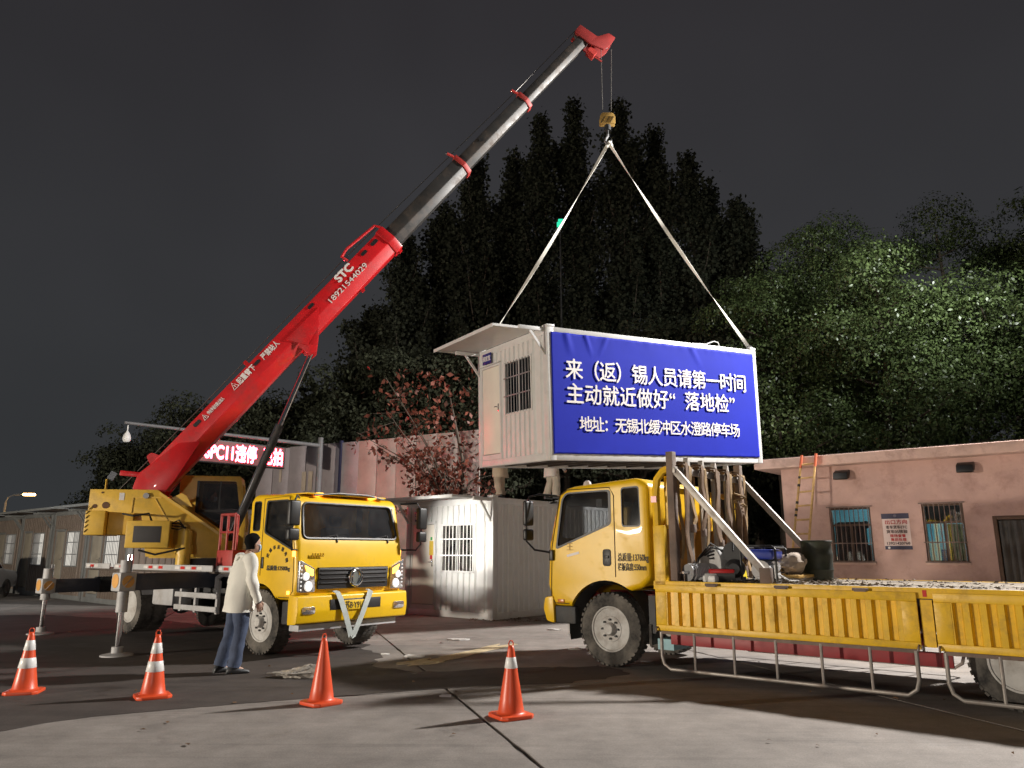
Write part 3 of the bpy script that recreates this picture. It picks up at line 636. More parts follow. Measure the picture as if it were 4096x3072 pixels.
# white car at the left edge
car = thing('parked_car', 'white parked car cut off by the left edge of the photo', 'car', (-18.6, 26.3, 0), R(100))
CARW = mat('car_white', (.62, .62, .63), .25, coat=.5, var=.02)
MB().prism(rpoly([(-2.1, .35), (2.1, .35), (2.15, .75), (1.9, .92), (1.0, 1.0), (.35, 1.45), (-1.2, 1.48), (-1.9, 1.0), (-2.15, .9)], .12), 'y', -.85, .85).build('body', CARW, car, bevel=.05)
for s in (-1, 1): MB().prism(rpoly([(-1.65, 1.02), (.85, 1.02), (.28, 1.38), (-1.15, 1.41)], .06), 'y', s * .852, s * .858).build('side_window', mat('car_glass', (.01, .01, .012), .08), car)
MB().prism([(.4, 1.42), (1.02, 1.02), (1.04, 1.04), (.42, 1.44)], 'y', -.7, .7).build('windscreen', MATS['car_glass'], car)
for x in (-1.3, 1.3):
    for s in (-1, 1): 
        wv = MB().lathe([(.16, -.1), (.3, -.1), (.33, -.05), (.33, .05), (.3, .1), (.16, .1)], (x, s * .78, .33), (0, 1, 0), 20, True).build('wheel', RUB, car); MB().lathe([(.0, .0), (.18, .0), (.18, .03)], (x, s * .86, .33), (0, s, 0), 16).build('rim', CHROME, wv)
for s in (-1, 1): MB().box(-2.14, -2.05, s * .5, s * .8, .75, .9).build('tail_light', mat('tail_red', (.4, .01, .01), .2), car, bevel=.02)

sg = thing('signal_mast', 'thin mast with a small green light glowing through the dark poplars', 'signal', (2.36, 34.4, 0))
MB().cyl((0, 0, 0), (0, 0, 17.2), .07, .04, n=8).build('mast', CHAS, sg); MB().box(-.16, .10, -.10, .05, 17.1, 17.35).build('green_lamp', emis('green_light', (.03, .75, .42), 1.2), sg, bevel=.03); MB().box(-.10, .16, -.11, .05, 17.40, 17.50).build('green_lamp', MATS['green_light'], sg, bevel=.03)
# ================================================================== TREES
def leaf_mat(name, c, island=.45, trans=.25, rough=.5):
    m = mat(name, c, rough, var=.2, scale=.8, island=island, spec=.22)
    b = m.node_tree.nodes['Principled BSDF']; b.inputs['Subsurface Weight'].default_value = 0
    return m
LF_DARK = leaf_mat('poplar_leaf', (.026, .029, .018), rough=.8); LF_CAM = leaf_mat('camphor_leaf', (.058, .080, .030), island=.65, rough=.33); LF_RED = leaf_mat('red_leaf', (.13, .040, .026)); LF_BUSH = leaf_mat('dark_leaf', (.028, .032, .018), rough=.8)
BARK = mat('bark', (.085, .065, .05), .9, var=.3, bump=.4, bscale=20)
def leaf_mesh(name, pts, size, m, parent, droop=.3, aspect=.55, nrm=None):
    n = len(pts); pts = np.asarray(pts, float); s = size * rng.uniform(.6, 1.5, n)
    d = rng.normal(size=(n, 3)); d[:, 2] -= droop
    if nrm is not None: d -= nrm * (d * nrm).sum(1)[:, None]
    d /= np.linalg.norm(d, axis=1)[:, None]
    u = rng.normal(size=(n, 3)) if nrm is None else np.cross(nrm, d); u -= d * (u * d).sum(1)[:, None]; u /= np.linalg.norm(u, axis=1)[:, None]; nn = np.cross(d, u)
    a = pts; b = pts + d * (s * .5)[:, None] + u * (s * aspect * .5)[:, None] + nn * (s * .08)[:, None]; c = pts + d * s[:, None]; e_ = pts + d * (s * .5)[:, None] - u * (s * aspect * .5)[:, None] + nn * (s * .08)[:, None]
    V = np.stack([a, b, c, e_], 1).reshape(-1, 3).astype(np.float32)
    me = bpy.data.meshes.new(name); me.vertices.add(4 * n); me.vertices.foreach_set('co', V.ravel())
    me.loops.add(4 * n); me.loops.foreach_set('vertex_index', np.arange(4 * n, dtype=np.int32)); me.polygons.add(n); me.polygons.foreach_set('loop_start', np.arange(0, 4 * n, 4, dtype=np.int32))
    me.update(); me.validate(); return link(name, me, m, parent, smooth=False)
def limbs(mb, base, tip, r0, nb, spread, up, seed, curve=.05):
    rd = random.Random(seed); base = Vector(base); tip = Vector(tip); L = (tip - base).length
    pts = [base.lerp(tip, k / 8) + Vector((rd.gauss(0, curve * L * .12), rd.gauss(0, curve * L * .12), 0)) * (k > 0) for k in range(9)]
    mb.tube(pts, [r0 * (1 - .82 * k / 8) for k in range(9)], 8); ends = []
    for i in range(nb):
        t = rd.uniform(.28, .95); k = t * 8; p = pts[int(k)].lerp(pts[min(8, int(k) + 1)], k % 1); a = rd.random() * 6.283; ln = spread * rd.uniform(.6, 1.1) * (1.15 - .6 * t)
        q = p + Vector((math.cos(a) * ln, math.sin(a) * ln, ln * up * rd.uniform(.6, 1.4))); m_ = p.lerp(q, .5) + Vector((rd.gauss(0, .08), rd.gauss(0, .08), rd.gauss(0, .08))) * ln
        r = r0 * (1 - .8 * t) * .5 + .012; mb.tube([p, m_, q], [r, r * .7, r * .35], 5); ends.append((m_, q))
    return ends
def clumps(ends, rc, per, seed):
    rg = np.random.default_rng(seed); out = []
    for m_, q in ends:
        for c, f in ((q, 1.), (m_.lerp(q, .5), .8), (m_, .6)):
            k = int(per * f * rg.uniform(.5, 1.3)); v = rg.normal(size=(k, 3)); v /= np.linalg.norm(v, axis=1)[:, None]; v *= (rc * f * rg.uniform(.25, 1.05, k) ** .6)[:, None]; v[:, 2] *= .75
            out.append(np.array(c) + v)
    return np.concatenate(out)
def domes(ends, rc, per, seed):
    rg = np.random.default_rng(seed); out = []; nr = []
    for m_, q in ends:
        for c, f in ((q, 1.), (m_.lerp(q, .55) + Vector((rg.normal() * .5, rg.normal() * .5, rg.normal() * .35)), .85), (m_, .7)):
            R0 = rc * f * rg.uniform(.7, 1.25); k = int(per * (R0 / rc) ** 2); v = rg.normal(size=(k, 3)); v[:, 2] = np.abs(v[:, 2]) * 1.0 - .35; v /= np.linalg.norm(v, axis=1)[:, None]
            lump = 1 + .18 * np.sin(v[:, 0] * 5 + c.x) * np.sin(v[:, 1] * 5 + c.y)
            out.append(np.array(c) + v * (R0 * lump * rg.uniform(.72, 1.06, k))[:, None] * np.array([1, 1, .72])); w_ = v + rg.normal(size=(k, 3)) * .45; nr.append(w_ / np.linalg.norm(w_, axis=1)[:, None])
    return np.concatenate(out), np.concatenate(nr)
def tree(name, label, cat, loc, h, spread, nb, per, size, m, seed, up=.5, rc=.9, trunk_r=.2, group=None, base=.22, lean=(0, 0)):
    t = thing(name, label, cat, (loc[0], loc[1], 0), 0, group)
    mb = MB(); mb.tube([(0, 0, -.1), (0, 0, h * base)], [trunk_r * 1.25, trunk_r], 9)
    en = limbs(mb, (0, 0, h * base * .6), (lean[0], lean[1], h * .93), trunk_r, nb, spread, up, seed)
    mb.build('trunk', BARK, t)
    en.append((Vector((lean[0], lean[1], h * .88)), Vector((lean[0], lean[1], h * .97))))
    P_, N_ = domes(en, rc, per, seed); leaf_mesh('crown', P_, size, m, t, nrm=N_, droop=.5); return t
# tall narrow poplars: a column of upswept shoots
def poplar(label, x, y, h, r, seed, n=26000):
    t = thing('poplar_tree', label, 'tree', (x, y, 0), 0, 'tall dark poplars behind the cabins')
    rd = random.Random(seed); rg = np.random.default_rng(seed); mb = MB(); mb.tube([(0, 0, -.1), (rd.gauss(0, .2), rd.gauss(0, .2), h * .5), (0, 0, h * .97)], [.24, .15, .03], 7); P = []
    ns = 70
    for i in range(ns):
        z0 = h * rd.uniform(.12, .86); a = rd.random() * 6.283; prof = math.sin(min(1, (z0 / h) / .45) * 1.5708) * (1 - max(0, (z0 / h - .45) / .55) ** 1.5 * .80); rr = r * prof * rd.uniform(.55, 1.1)
        ln = rr * 1.6 + .6; tp = Vector((math.cos(a) * rr, math.sin(a) * rr, z0 + ln)); p0 = Vector((0, 0, z0)); mb.tube([p0, p0.lerp(tp, .5) + Vector((math.cos(a), math.sin(a), 0)) * rr * .15, tp], [.05, .03, .01], 4)
        k = int(n / ns * rd.uniform(.6, 1.4)); tt = rg.uniform(.15, 1.12, k); c = np.outer(1 - tt, p0) + np.outer(tt, tp); P.append(c + rg.normal(size=(k, 3)) * np.array([.30, .30, .34]) * (1.15 - .45 * tt)[:, None])
    k = int(n * .10); z = rg.uniform(.78, 1.0, k) * h; c = np.zeros((k, 3)); c[:, 2] = z; P.append(c + rg.normal(size=(k, 3)) * np.array([.22, .22, .2]))
    mb.build('trunk', BARK, t); leaf_mesh('crown', np.concatenate(P), .165, LF_DARK, t, droop=.1, aspect=.9); return t
for i, (x, y, h, r, lb) in enumerate([(-7.2, 37, 13.6, 1.7, 'shortest dark poplar at the left end of the tall row, beside the crane boom'), (-5.3, 36, 17.0, 1.7, 'dark poplar second from the left end, behind the grey boom sections'),
        (-3.6, 37.5, 19.6, 1.7, 'dark poplar third from the left, rising behind the boom'), (-1.8, 36, 21.6, 1.8, 'dark poplar left of the three tallest, touching the boom'),
        (.1, 37, 22.4, 1.7, 'dark poplar just right of the boom in the tall row'), (1.5, 36, 24.0, 1.5, 'tall dark poplar left of the crane hook'), (3.3, 36.5, 25.2, 1.6, 'tallest dark poplar just left of the hook block'),
        (5.7, 36, 24.8, 1.7, 'tall dark poplar just right of the hook block'), (7.6, 36.5, 23.6, 1.7, 'dark poplar right of the hook, above the right sling'), (9.2, 36, 21.8, 1.7, 'dark poplar third from the right end of the tall row'),
        (10.5, 37, 20.4, 1.6, 'dark poplar second from the right end of the tall row'), (11.6, 36, 19.2, 1.5, 'dark poplar at the right end of the tall row')]):
    poplar(lb, x, y, h, r, 40 + i)
# dark broad trees filling the belt below the poplars
for i, (x, y, h, sp, lb) in enumerate([(-7.6, 34.5, 9.8, 2.6, 'dark broad tree behind the LED sign'), (-4.4, 33.5, 10.5, 2.7, 'dark broad tree behind the left end of the hoarding wall'), (-1.0, 32, 10.6, 2.7, 'dark broad tree behind the red leaved tree'), (2.4, 33, 11.6, 2.8, 'dark broad tree directly behind the hanging cabin'),
        (5.4, 31.5, 11.0, 2.7, 'dark broad tree behind the right half of the hanging cabin'), (8.6, 31, 11.6, 2.8, 'dark broad tree between the hanging cabin and the lit trees'), (-12, 37, 8.8, 2.4, 'dim tree left of the LED sign behind the boom'), (-16.6, 39, 8.9, 2.1, 'dim tree crown above the boom foot'), (-20.3, 40, 7.0, 1.7, 'dim tree above the crane counterweight at the left end of the dark trees')]):
    tree('broadleaf_tree', lb, 'tree', (x, y), h, sp, 42, 260, .16, LF_BUSH, 90 + i, up=.45, rc=1.05, group='dark broadleaf trees of the background belt')
# lamp lit camphor trees on the right
for i, (x, y, h, sp, lb) in enumerate([(10.2, 28.5, 11.9, 2.6, 'green tree just right of the hanging cabin, half lit'), (13.4, 26.3, 12.2, 2.7, 'brightly lit green tree left of centre above the gate house'), (16.6, 26.2, 11.4, 2.6, 'brightest lit green tree above the gate house windows'),
        (14.6, 32, 16.3, 3.1, 'tall dim green tree behind the two bright ones'), (18.8, 31, 16.4, 3.0, 'tall green tree with a lit top above the gate house'), (21.8, 29.5, 16.2, 3.2, 'tall green tree at the right edge of the photo'), (19.6, 24.2, 10.8, 2.4, 'dark green tree low at the right edge above the eave'), (11.6, 32, 14.6, 2.6, 'dim green tree behind the half lit one')]):
    tree('camphor_tree', lb, 'tree', (x, y), h, sp, 30, 640, .115, LF_CAM, 300 + i, up=.35, rc=1.2, group='green trees behind the gate house', trunk_r=.24)
# sparse red leaved tree behind the ground cabin
rt_ = thing('red_leaved_tree', 'sparse tree with reddish autumn leaves behind the cabin on the ground', 'tree', (-1.5, 23.2, 0))
mb = MB(); mb.tube([(0, 0, -.1), (.02, 0, 1.8), (-.05, .05, 3.0)], [.16, .12, .10], 9); rd = random.Random(5); P = []
for i in range(26):
    p = Vector((-.05, .05, rd.uniform(1.9, 3.3))); a = rd.uniform(1.9, 4.6) if i < 19 else rd.random() * 6.28; ln = rd.uniform(1.2, 3.5) if i < 19 else rd.uniform(.6, 1.6); q = p + Vector((math.cos(a) * ln, math.sin(a) * ln * .7, ln * rd.uniform(-.05, 1.0) + rd.uniform(.2, 1.3)))
    m_ = p.lerp(q, .5) + Vector((rd.gauss(0, .12), rd.gauss(0, .12), .15)); mb.tube([p, p.lerp(m_, .5), m_, q], [.045, .035, .022, .008], 5)
    for j in range(7):
        s0 = p.lerp(q, rd.uniform(.35, .98)); e0 = s0 + Vector((rd.gauss(0, .4), rd.gauss(0, .35), rd.gauss(.1, .3))); mb.tube([s0, e0], [.009, .004], 4)
        for k in range(8): P.append(s0.lerp(e0, rd.uniform(.2, 1.1)) + Vector((rd.gauss(0, .09), rd.gauss(0, .09), rd.gauss(-.03, .09))))
mb.tube([(-.05, .05, 2.9), (.0, 0, 4.2), (-.3, .1, 5.6), (-.5, 0, 6.6)], [.09, .06, .04, .01], 6)
for i in range(360):
    z = rd.uniform(4.4, 7.1); P.append(Vector((rd.gauss(-1.0, .85) + (6 - z) * .3, rd.gauss(0, .7), z)))
mb.build('trunk', BARK, rt_); leaf_mesh('crown', [tuple(p) for p in P], .17, LF_RED, rt_, droop=.6, aspect=.6)
# dark hedge mass right behind the ground cabin and between buildings
hd_ = rng.uniform(size=(30000, 3)); hp = np.column_stack([-12 + hd_[:, 0] * 36, 38.6 + hd_[:, 1] * 2.2, (hd_[:, 2] ** .8) * (7.5 + 3.0 * np.sin(hd_[:, 0] * 17) + 1.2 * np.sin(hd_[:, 0] * 53))])
hm = leaf_mesh('wood_edge', hp, .42, LF_DARK, None, aspect=.8); hm['kind'] = 'stuff'; tag(hm, 'dark mass of undergrowth and far trees closing the view behind the yard', 'undergrowth')
# ================================================================== TRUCK PARTS
EMB = {}
def wheel(parent, x, y, z, r, wd, side, dual=False, front=True, mtx=None):
    # side: +1 outer face towards +y
    tyr = MB()
    for dy in ((0,) if not dual else (0, -side * (wd + .03))):
        pr = [(r * .60, -wd * .42), (r * .66, -wd * .5), (r * .90, -wd * .5), (r * .965, -wd * .44), (r * .985, -wd * .3), (r * .985, wd * .3), (r * .965, wd * .44), (r * .90, wd * .5), (r * .66, wd * .5), (r * .60, wd * .42)]
        tyr.lathe(pr, (x, y + dy, z), (0, 1, 0), 44, True)
    wh = tyr.build('wheel', RUB, parent, mtx=mtx, ang=40)
    tr = MB(); n = 38
    for dy in ((0,) if not dual else (0, -side * (wd + .03))):
        for k in range(n):
            t = 2 * math.pi * k / n
            for s in (-1, 1):
                c, sn = math.cos(t + (.5 * math.pi / n if s > 0 else 0)), math.sin(t + (.5 * math.pi / n if s > 0 else 0))
                M = Matrix(((c, 0, -sn, x + c * r * .972), (0, 1, 0, y + dy + s * wd * .36), (sn, 0, c, z + sn * r * .972), (0, 0, 0, 1)))
                b = MB().box(-r * .028, r * .028, -wd * .14, wd * .14, -math.pi * r / n * .58, math.pi * r / n * .58).xf(M); tr.add(b.v, b.f)
            M = Matrix(((c, 0, -sn, x + c * r * .975), (0, 1, 0, y + dy), (sn, 0, c, z + sn * r * .975), (0, 0, 0, 1))); b = MB().box(-r * .022, r * .022, -wd * .16, wd * .16, -math.pi * r / n * .62, math.pi * r / n * .62).xf(M); tr.add(b.v, b.f)
    tr.build('tread', RUB, wh, smooth=False)
    R_ = r * .61; o = (x, y, z); ax = (0, side, 0)
    if front: pr = [(R_, wd * .40), (R_ * 1.02, wd * .46), (R_ * .95, wd * .46), (R_ * .91, wd * .36), (R_ * .86, wd * .30), (R_ * .62, wd * .36), (R_ * .56, wd * .44), (R_ * .30, wd * .44), (R_ * .28, wd * .62), (R_ * .22, wd * .72), (0, wd * .72)]
    else: pr = [(R_, wd * .40), (R_ * 1.02, wd * .46), (R_ * .95, wd * .46), (R_ * .91, wd * .30), (R_ * .84, wd * .0), (R_ * .62, -wd * .28), (R_ * .45, -wd * .30), (R_ * .42, wd * .05), (R_ * .30, wd * .18), (0, wd * .18)]
    rim = MB().lathe(pr, o, ax, 36).build('rim', RIM, wh, mtx=None, ang=40)
    hls = []; nh = 10
    for k in range(nh):
        t = 2 * math.pi * (k + .3) / nh; rr = R_ * .74; yy = wd * (.335 if front else -.13)
        p = Vector((x + rr * math.cos(t), y + side * yy, z + rr * math.sin(t))); hls.append(MB().lathe([(r * .048, -.01), (r * .048, .008), (0, .008)], p, ax, 10))
    [o_.build('hand_hole', BLK, rim) for o_ in hls]
    nts = []
    for k in range(8):
        t = 2 * math.pi * k / 8; rr = R_ * .42; yy = wd * (.44 if front else .06); p = Vector((x + rr * math.cos(t), y + side * yy, z + rr * math.sin(t))); nts.append(MB().cyl(p, p + Vector((0, side * .03, 0)), .016, n=6))
    for o_ in nts: o_.build('wheel_nut', CHAS, rim, smooth=False)
    return wh
def make_cab(root, near, sx, prof, width, wheel_x, arch_r, doorwin, qwin, ws, zsill, M=None, doorx=(0, .9)):
    """yellow truck cab: prof is the side outline (x,z); near = +1/-1 side that the camera sees"""
    hw = width / 2
    outer = MB().prism(prof, 'y', -hw, hw).build('cab_shell', YEL, root, bevel=.075, seg=4)
    cx = sum(p[0] for p in prof) / len(prof); cz = sum(p[1] for p in prof) / len(prof)
    zs = [p[1] for p in prof]; xs = [p[0] for p in prof]
    inner = [(max(min(xs) + .06, min(max(xs) - .14, p[0])), max(min(zs) + .10, min(max(zs) - .07, p[1]))) for p in prof]
    inner = [(p[0] - (.07 if p[0] > cx else -.0), p[1]) for p in inner]
    cut = [MB().prism(inner, 'y', -hw + .055, hw - .055), MB().prism(doorwin, 'y', -hw - .3, hw + .3), MB().prism(qwin, 'y', -hw - .3, hw + .3), MB().prism(ws[0], 'x', ws[1], ws[1] + 1.0),
           MB().lathe([(arch_r, -3), (arch_r, 3)], (wheel_x, 0, .5), (0, 1, 0), 40)]
    boolean(outer, cut)
    for s in (-1, 1):
        for poly, nm in ((doorwin, 'door_window'), (qwin, 'quarter_window')):
            MB().prism(poly, 'y', s * (hw - .030), s * (hw - .024)).build(nm, GLS, root, smooth=False)
            sc = lambda q, k: [(sum(a for a, _ in q) / len(q) + (p[0] - sum(a for a, _ in q) / len(q)) * k, sum(b for _, b in q) / len(q) + (p[1] - sum(b for _, b in q) / len(q)) * k) for p in q]
            ri = MB(); a = sc(poly, 1.035); b = sc(poly, .955); n = len(poly)
            vs = [(p[0], s * (hw + .004), p[1]) for p in a] + [(p[0], s * (hw + .004), p[1]) for p in b] + [(p[0], s * (hw - .03), p[1]) for p in b] + [(p[0], s * (hw - .004), p[1]) for p in a]
            ri.add(vs, [(i, (i + 1) % n, n + (i + 1) % n, n + i) for i in range(n)] + [(n + i, n + (i + 1) % n, 2 * n + (i + 1) % n, 2 * n + i) for i in range(n)] + [(i, 3 * n + i, 3 * n + (i + 1) % n, (i + 1) % n) for i in range(n)])
            ri.build('window_seal', BLK, root)
    # interior
    x0 = min(xs)
    for s in (-1, 1):
        st = MB().prism(rpoly([(x0 + .18, zsill + .35), (x0 + .72, zsill + .35), (x0 + .72, zsill + .52), (x0 + .36, zsill + .50), (x0 + .27, zsill + 1.15), (x0 + .12, zsill + 1.15)], .05), 'y', s * .28, s * .80).build('seat', mat('seat_grey', (.26, .26, .28), .9), root, bevel=.04)
        MB().box(x0 + .14, x0 + .24, s * .42, s * .66, zsill + 1.18, zsill + 1.36).build('headrest', MATS['seat_grey'], st, bevel=.03)
    MB().prism(rpoly([(ws[1] + .02 - .38, zsill + .30), (ws[1] + .02, zsill + .30), (ws[1] + .0, zsill + .80), (ws[1] - .28, zsill + .76)], .04), 'y', -hw + .08, hw - .08).build('dashboard', mat('dash', (.09, .09, .092), .7), root, bevel=.02)
    sw = [(ws[1] - .42 + .06 * math.sin(t), .42 + .20 * math.cos(t), zsill + .86 + .17 * math.sin(t)) for t in [k * 2 * math.pi / 20 for k in range(20)]]
    MB().tube(sw, .016, 6, True).cyl((ws[1] - .42, .42, zsill + .86), (ws[1] - .22, .42, zsill + .72), .03).beam((ws[1] - .42, .24, zsill + .86), (ws[1] - .42, .60, zsill + .86), .03, .02).build('steering_wheel', BLK, root)
    return outer
def grooved(root, pts, wdt=.008, m=None, name='panel_gap', y=0):   # thin dark shut line along a polyline on the side
    mb = MB(); mb.tube([(p[0], y, p[1]) for p in pts], wdt, 5); return mb.build(name, m or mat('shut_line', (.10, .06, .01), .8), root)

# ------------------------------------------------------------------ CRANE TRUCK
ct = thing('crane_truck', 'yellow truck crane with a raised red boom and extended outriggers', 'crane truck', (-3.52, 13.49, 0), math.atan2(-.622, .783))
N = -1  # camera side of the crane is local -y
prof = [(-.24, 1.15), (-.12, .86), (1.12, .86), (1.18, 1.2), (1.13, 1.70), (.96, 2.40), (.86, 2.49), (-.10, 2.52), (-.22, 2.42)]
dwin = rpoly([(.24, 1.90), (1.01, 1.62), (.93, 2.33), (.84, 2.40), (.27, 2.40)], .05); qwin = rpoly([(-.10, 1.93), (.10, 1.93), (.11, 2.40), (-.09, 2.40)], .05)
cwid = 2.20; hw = cwid / 2
wsp = rpoly([(-.99, 1.80), (.99, 1.80), (.93, 2.36), (-.93, 2.36)], .10)
make_cab(ct, N, 1, prof, cwid, .18, .60, dwin, qwin, (wsp, .72), .86)
# windscreen glass follows the raked front
MB().add([(1.085, -.98, 1.79), (1.085, .98, 1.79), (.945, .93, 2.37), (.945, -.93, 2.37)], [(0, 1, 2, 3)]).build('windscreen', GLW, ct, smooth=False)
sl = MB(); q = [(1.112, y, z) for y, z in wsp]; fx = lambda z: 1.13 - (z - 1.70) * .243 + .004
sl.tube([(fx(z), y, z) for y, z in wsp], .022, 6, True).build('windscreen_seal', BLK, ct)
for s in (-1, 1): MB().beam((1.10, s * .55 - .25, 1.78), (1.09, s * .55 + .22, 1.86), .02, .018).cyl((1.13, s * .55 + .22, 1.74), (1.10, s * .55 + .22, 1.86), .014).build('wiper', BLK, ct)
MB().box(.99, 1.03, -.35, .05, 1.655, 1.66).build('dash_papers', PAPER, ct)
MB().box(1.165, 1.20, -.72, .72, 1.02, 1.35).build('grille_recess', BLK, ct)
gr = MB().prism(rpoly([(-.73, 1.34), (.73, 1.34), (.71, 1.12), (.3, 1.04), (-.3, 1.04), (-.71, 1.12)], .03), 'x', 1.19, 1.205).build('grille', mat('grille_black', (.02, .02, .022), .5), ct, bevel=.006)
for z in (1.10, 1.17, 1.24, 1.30): MB().box(1.205, 1.222, -.69, .69, z, z + .02).build('grille_bar', MATS['grille_black'], gr, bevel=.004)
em = MB(); em.tube([(1.235, .135 * math.cos(t), 1.19 + .135 * math.sin(t)) for t in [k * math.pi / 14 for k in range(28)]], .016, 8, True)
for sgn in (1, -1):
    em.tube([(1.235, sgn * (.10 * math.cos(t) - .02), 1.19 + sgn * (.115 * math.sin(t))) for t in [-1.2 + k * .22 for k in range(12)]], [.006, .012, .018, .02, .022, .022, .02, .018, .016, .012, .008, .004], 6)
em.build('emblem', CHROME, gr); MB().lathe([(.13, 0), (.12, .012), (0, .015)], (1.222, 0, 1.19), (1, 0, 0), 24).build('emblem_disc', mat('emblem_grey', (.30, .36, .38), .3, metal=.7), gr)
bg_ = MB()
for k in range(5): bg_.box(1.180, 1.190, -.86 + k * .05, -.83 + k * .05, 1.52, 1.57)
bg_.box(1.180, 1.188, -.86, -.63, 1.515, 1.522).build('badge', CHROME, ct)
# bumper, lamps, number plate
bp = MB().prism(rpoly([(1.02, .50), (1.24, .52), (1.27, .70), (1.25, .93), (1.02, .95)], .03), 'y', -1.13, 1.13).build('bumper', YEL, ct, bevel=.05, seg=3)
MB().box(1.262, 1.275, -.52, .52, .70, .86).build('bumper_grille', MATS['grille_black'], bp, bevel=.004)
pl = MB().box(1.278, 1.292, -.26, .22, .69, .84).build('number_plate', mat('plate_yellow', (.80, .52, .02), .4), bp, bevel=.004)
text('苏B·Y9115', .13, LETTERB, pl, (1.2925, -.24, .715), (0, 1, 0), (0, 0, 1), bold=.002, width=.44)
HLM = mat('lamp_chrome', (.75, .75, .77), .15, metal=.9, var=.25, scale=25); AMB = emis('amber_lamp', (1, .42, .06), 5, (.6, .2, .02)); HLE = emis('head_lamp_glow', (1, .96, .9), .5, (.8, .8, .8))
for s in (-1, 1):
    hp = MB().prism(rpoly([(s * 1.085, 1.47), (s * .80, 1.34), (s * .78, .98), (s * 1.085, .98)], .03), 'x', 1.15, 1.205).build('head_lamp', HLM, ct, bevel=.01)
    MB().lathe([(.08, 0), (.07, .015), (0, .02)], (1.205, s * .91, 1.07), (1, 0, 0), 18).build('lens', HLE, hp); MB().lathe([(.065, 0), (.055, .015), (0, .02)], (1.205, s * .96, 1.22), (1, 0, 0), 18).build('lens', HLE, hp)
    MB().prism(rpoly([(s * .99, 1.39), (s * .83, 1.32), (s * .83, 1.22), (s * .93, 1.26)], .015), 'x', 1.206, 1.216).build('indicator', AMB, hp)
    for k in range(7): MB().sphere((1.208, s * 1.05, 1.02 + k * .06), .014, 8, 5).build('led_dot', HLE, hp)
    fl = MB().prism(rrect(s * .93 - .12, s * .93 + .12, .66, .77, .03), 'x', 1.25, 1.283).build('fog_lamp', HLM, bp, bevel=.006)
    MB().box(1.03, 1.10, s * 1.095, s * 1.115, 1.52, 1.62).build('side_repeater', AMB, ct, bevel=.006)
    MB().box(.94, 1.00, s * 1.10, s * 1.112, .95, 1.0).build('side_marker', AMB, ct, bevel=.004)
    # mirrors on bowed arms
    ar = MB().tube([(1.08, s * 1.08, 2.42), (1.30, s * 1.28, 2.44), (1.34, s * 1.36, 2.30), (1.34, s * 1.36, 1.72), (1.28, s * 1.30, 1.62), (1.12, s * 1.10, 1.62)], .016, 7).build('mirror_arm', BLK, ct)
    MB().box(1.30, 1.40, s * 1.26, s * 1.46, 1.98, 2.36).build('mirror', BLK, ar, bevel=.03, seg=3); MB().box(1.30, 1.40, s * 1.26, s * 1.46, 1.76, 1.94).build('mirror', BLK, ar, bevel=.03, seg=3)
    MB().box(.22, .27, s * 1.098, s * 1.118, 1.33, 1.51).build('door_handle', BLK, ct, bevel=.008)
    y_ = s * 1.101; grooved(ct, [(.19, 1.22), (.19, 2.44), (.86, 2.46), (1.06, 1.66), (1.08, 1.0), (.98, .90), (.72, .90)], .007, name='door_gap', y=y_)
MB().box(.35, .95, -.85, .85, 2.505, 2.53).build('roof_hatch', YEL, ct, bevel=.01)
MB().tube([(.95, -.7, 2.49), (.97, -.2, 2.545), (.97, .4, 2.545), (.95, .8, 2.49)], .014, 6).build('roof_cable', BLK, ct)
for y in (-.55, .0, .6): MB().box(.80, .93, y - .06, y + .06, 2.495, 2.54).build('roof_lamp', AMB if y else BLK, ct, bevel=.015)
text('总质量:12500kg', .085, LETTERB, ct, (.36, -1.1035, 1.31), (1, 0, 0), (0, 0, 1), bold=.003, width=.62)
for k, ch in enumerate('无锡市起重吊装'):
    t = R(165 - k * 25); text(ch, .07, LETTERB, ct, (.62 + .24 * math.cos(t), -1.1035, 1.44 + .20 * math.sin(t)), (math.sin(t), 0, -math.cos(t)), (math.cos(t), 0, math.sin(t)), bold=.001, name='character')
MB().box(-.02, .07, -1.1045, -1.1005, 1.62, 1.75).build('sticker', PAPER, ct); MB().box(-.05, .08, -1.1045, -1.1005, 1.34, 1.50).build('sticker', LGREY, ct)
# tow strap slung under the bumper
STRAP = mat('pale_strap', (.46, .50, .48), .85, var=.15, bump=.2, bscale=60)
def ribbon(pts, wv, wd, th=.004):
    mb = MB(); pts = [Vector(p) for p in pts]; wv = Vector(wv).normalized(); m = len(pts); vs = []
    for i, p in enumerate(pts):
        d = (pts[min(i + 1, m - 1)] - pts[max(0, i - 1)]).normalized(); u = (wv - d * wv.dot(d)).normalized(); nn = d.cross(u) * th
        vs += [p - u * wd / 2 - nn, p + u * wd / 2 - nn, p + u * wd / 2 + nn, p - u * wd / 2 + nn]
    fs = []
    for i in range(m - 1):
        for k in range(4): fs.append((i * 4 + k, i * 4 + (k + 1) % 4, i * 4 + 4 + (k + 1) % 4, i * 4 + 4 + k))
    fs += [(0, 1, 2, 3)[::-1], tuple(range(4 * m - 4, 4 * m))]
    return mb.add(vs, fs)
stp = thing('tow_strap', 'pale grey webbing strap looped over the crane truck bumper and number plate', 'strap', (-3.52, 13.49, 0), math.atan2(-.622, .783))
for a, b in ((-.40, -.10), (.28, -.06)): ribbon([(1.20, a, .985), (1.275, a + .01, .962), (1.305, a * .8 + b * .2, .85), (1.315, a * .45 + b * .55, .60), (1.30, b, .28)], (0, 1, 0), .10).build('webbing', STRAP, stp)
MB().tube([(1.30, -.12, .29), (1.31, -.08, .25), (1.30, -.03, .28)], .015, 6).build('knot', STRAP, stp)
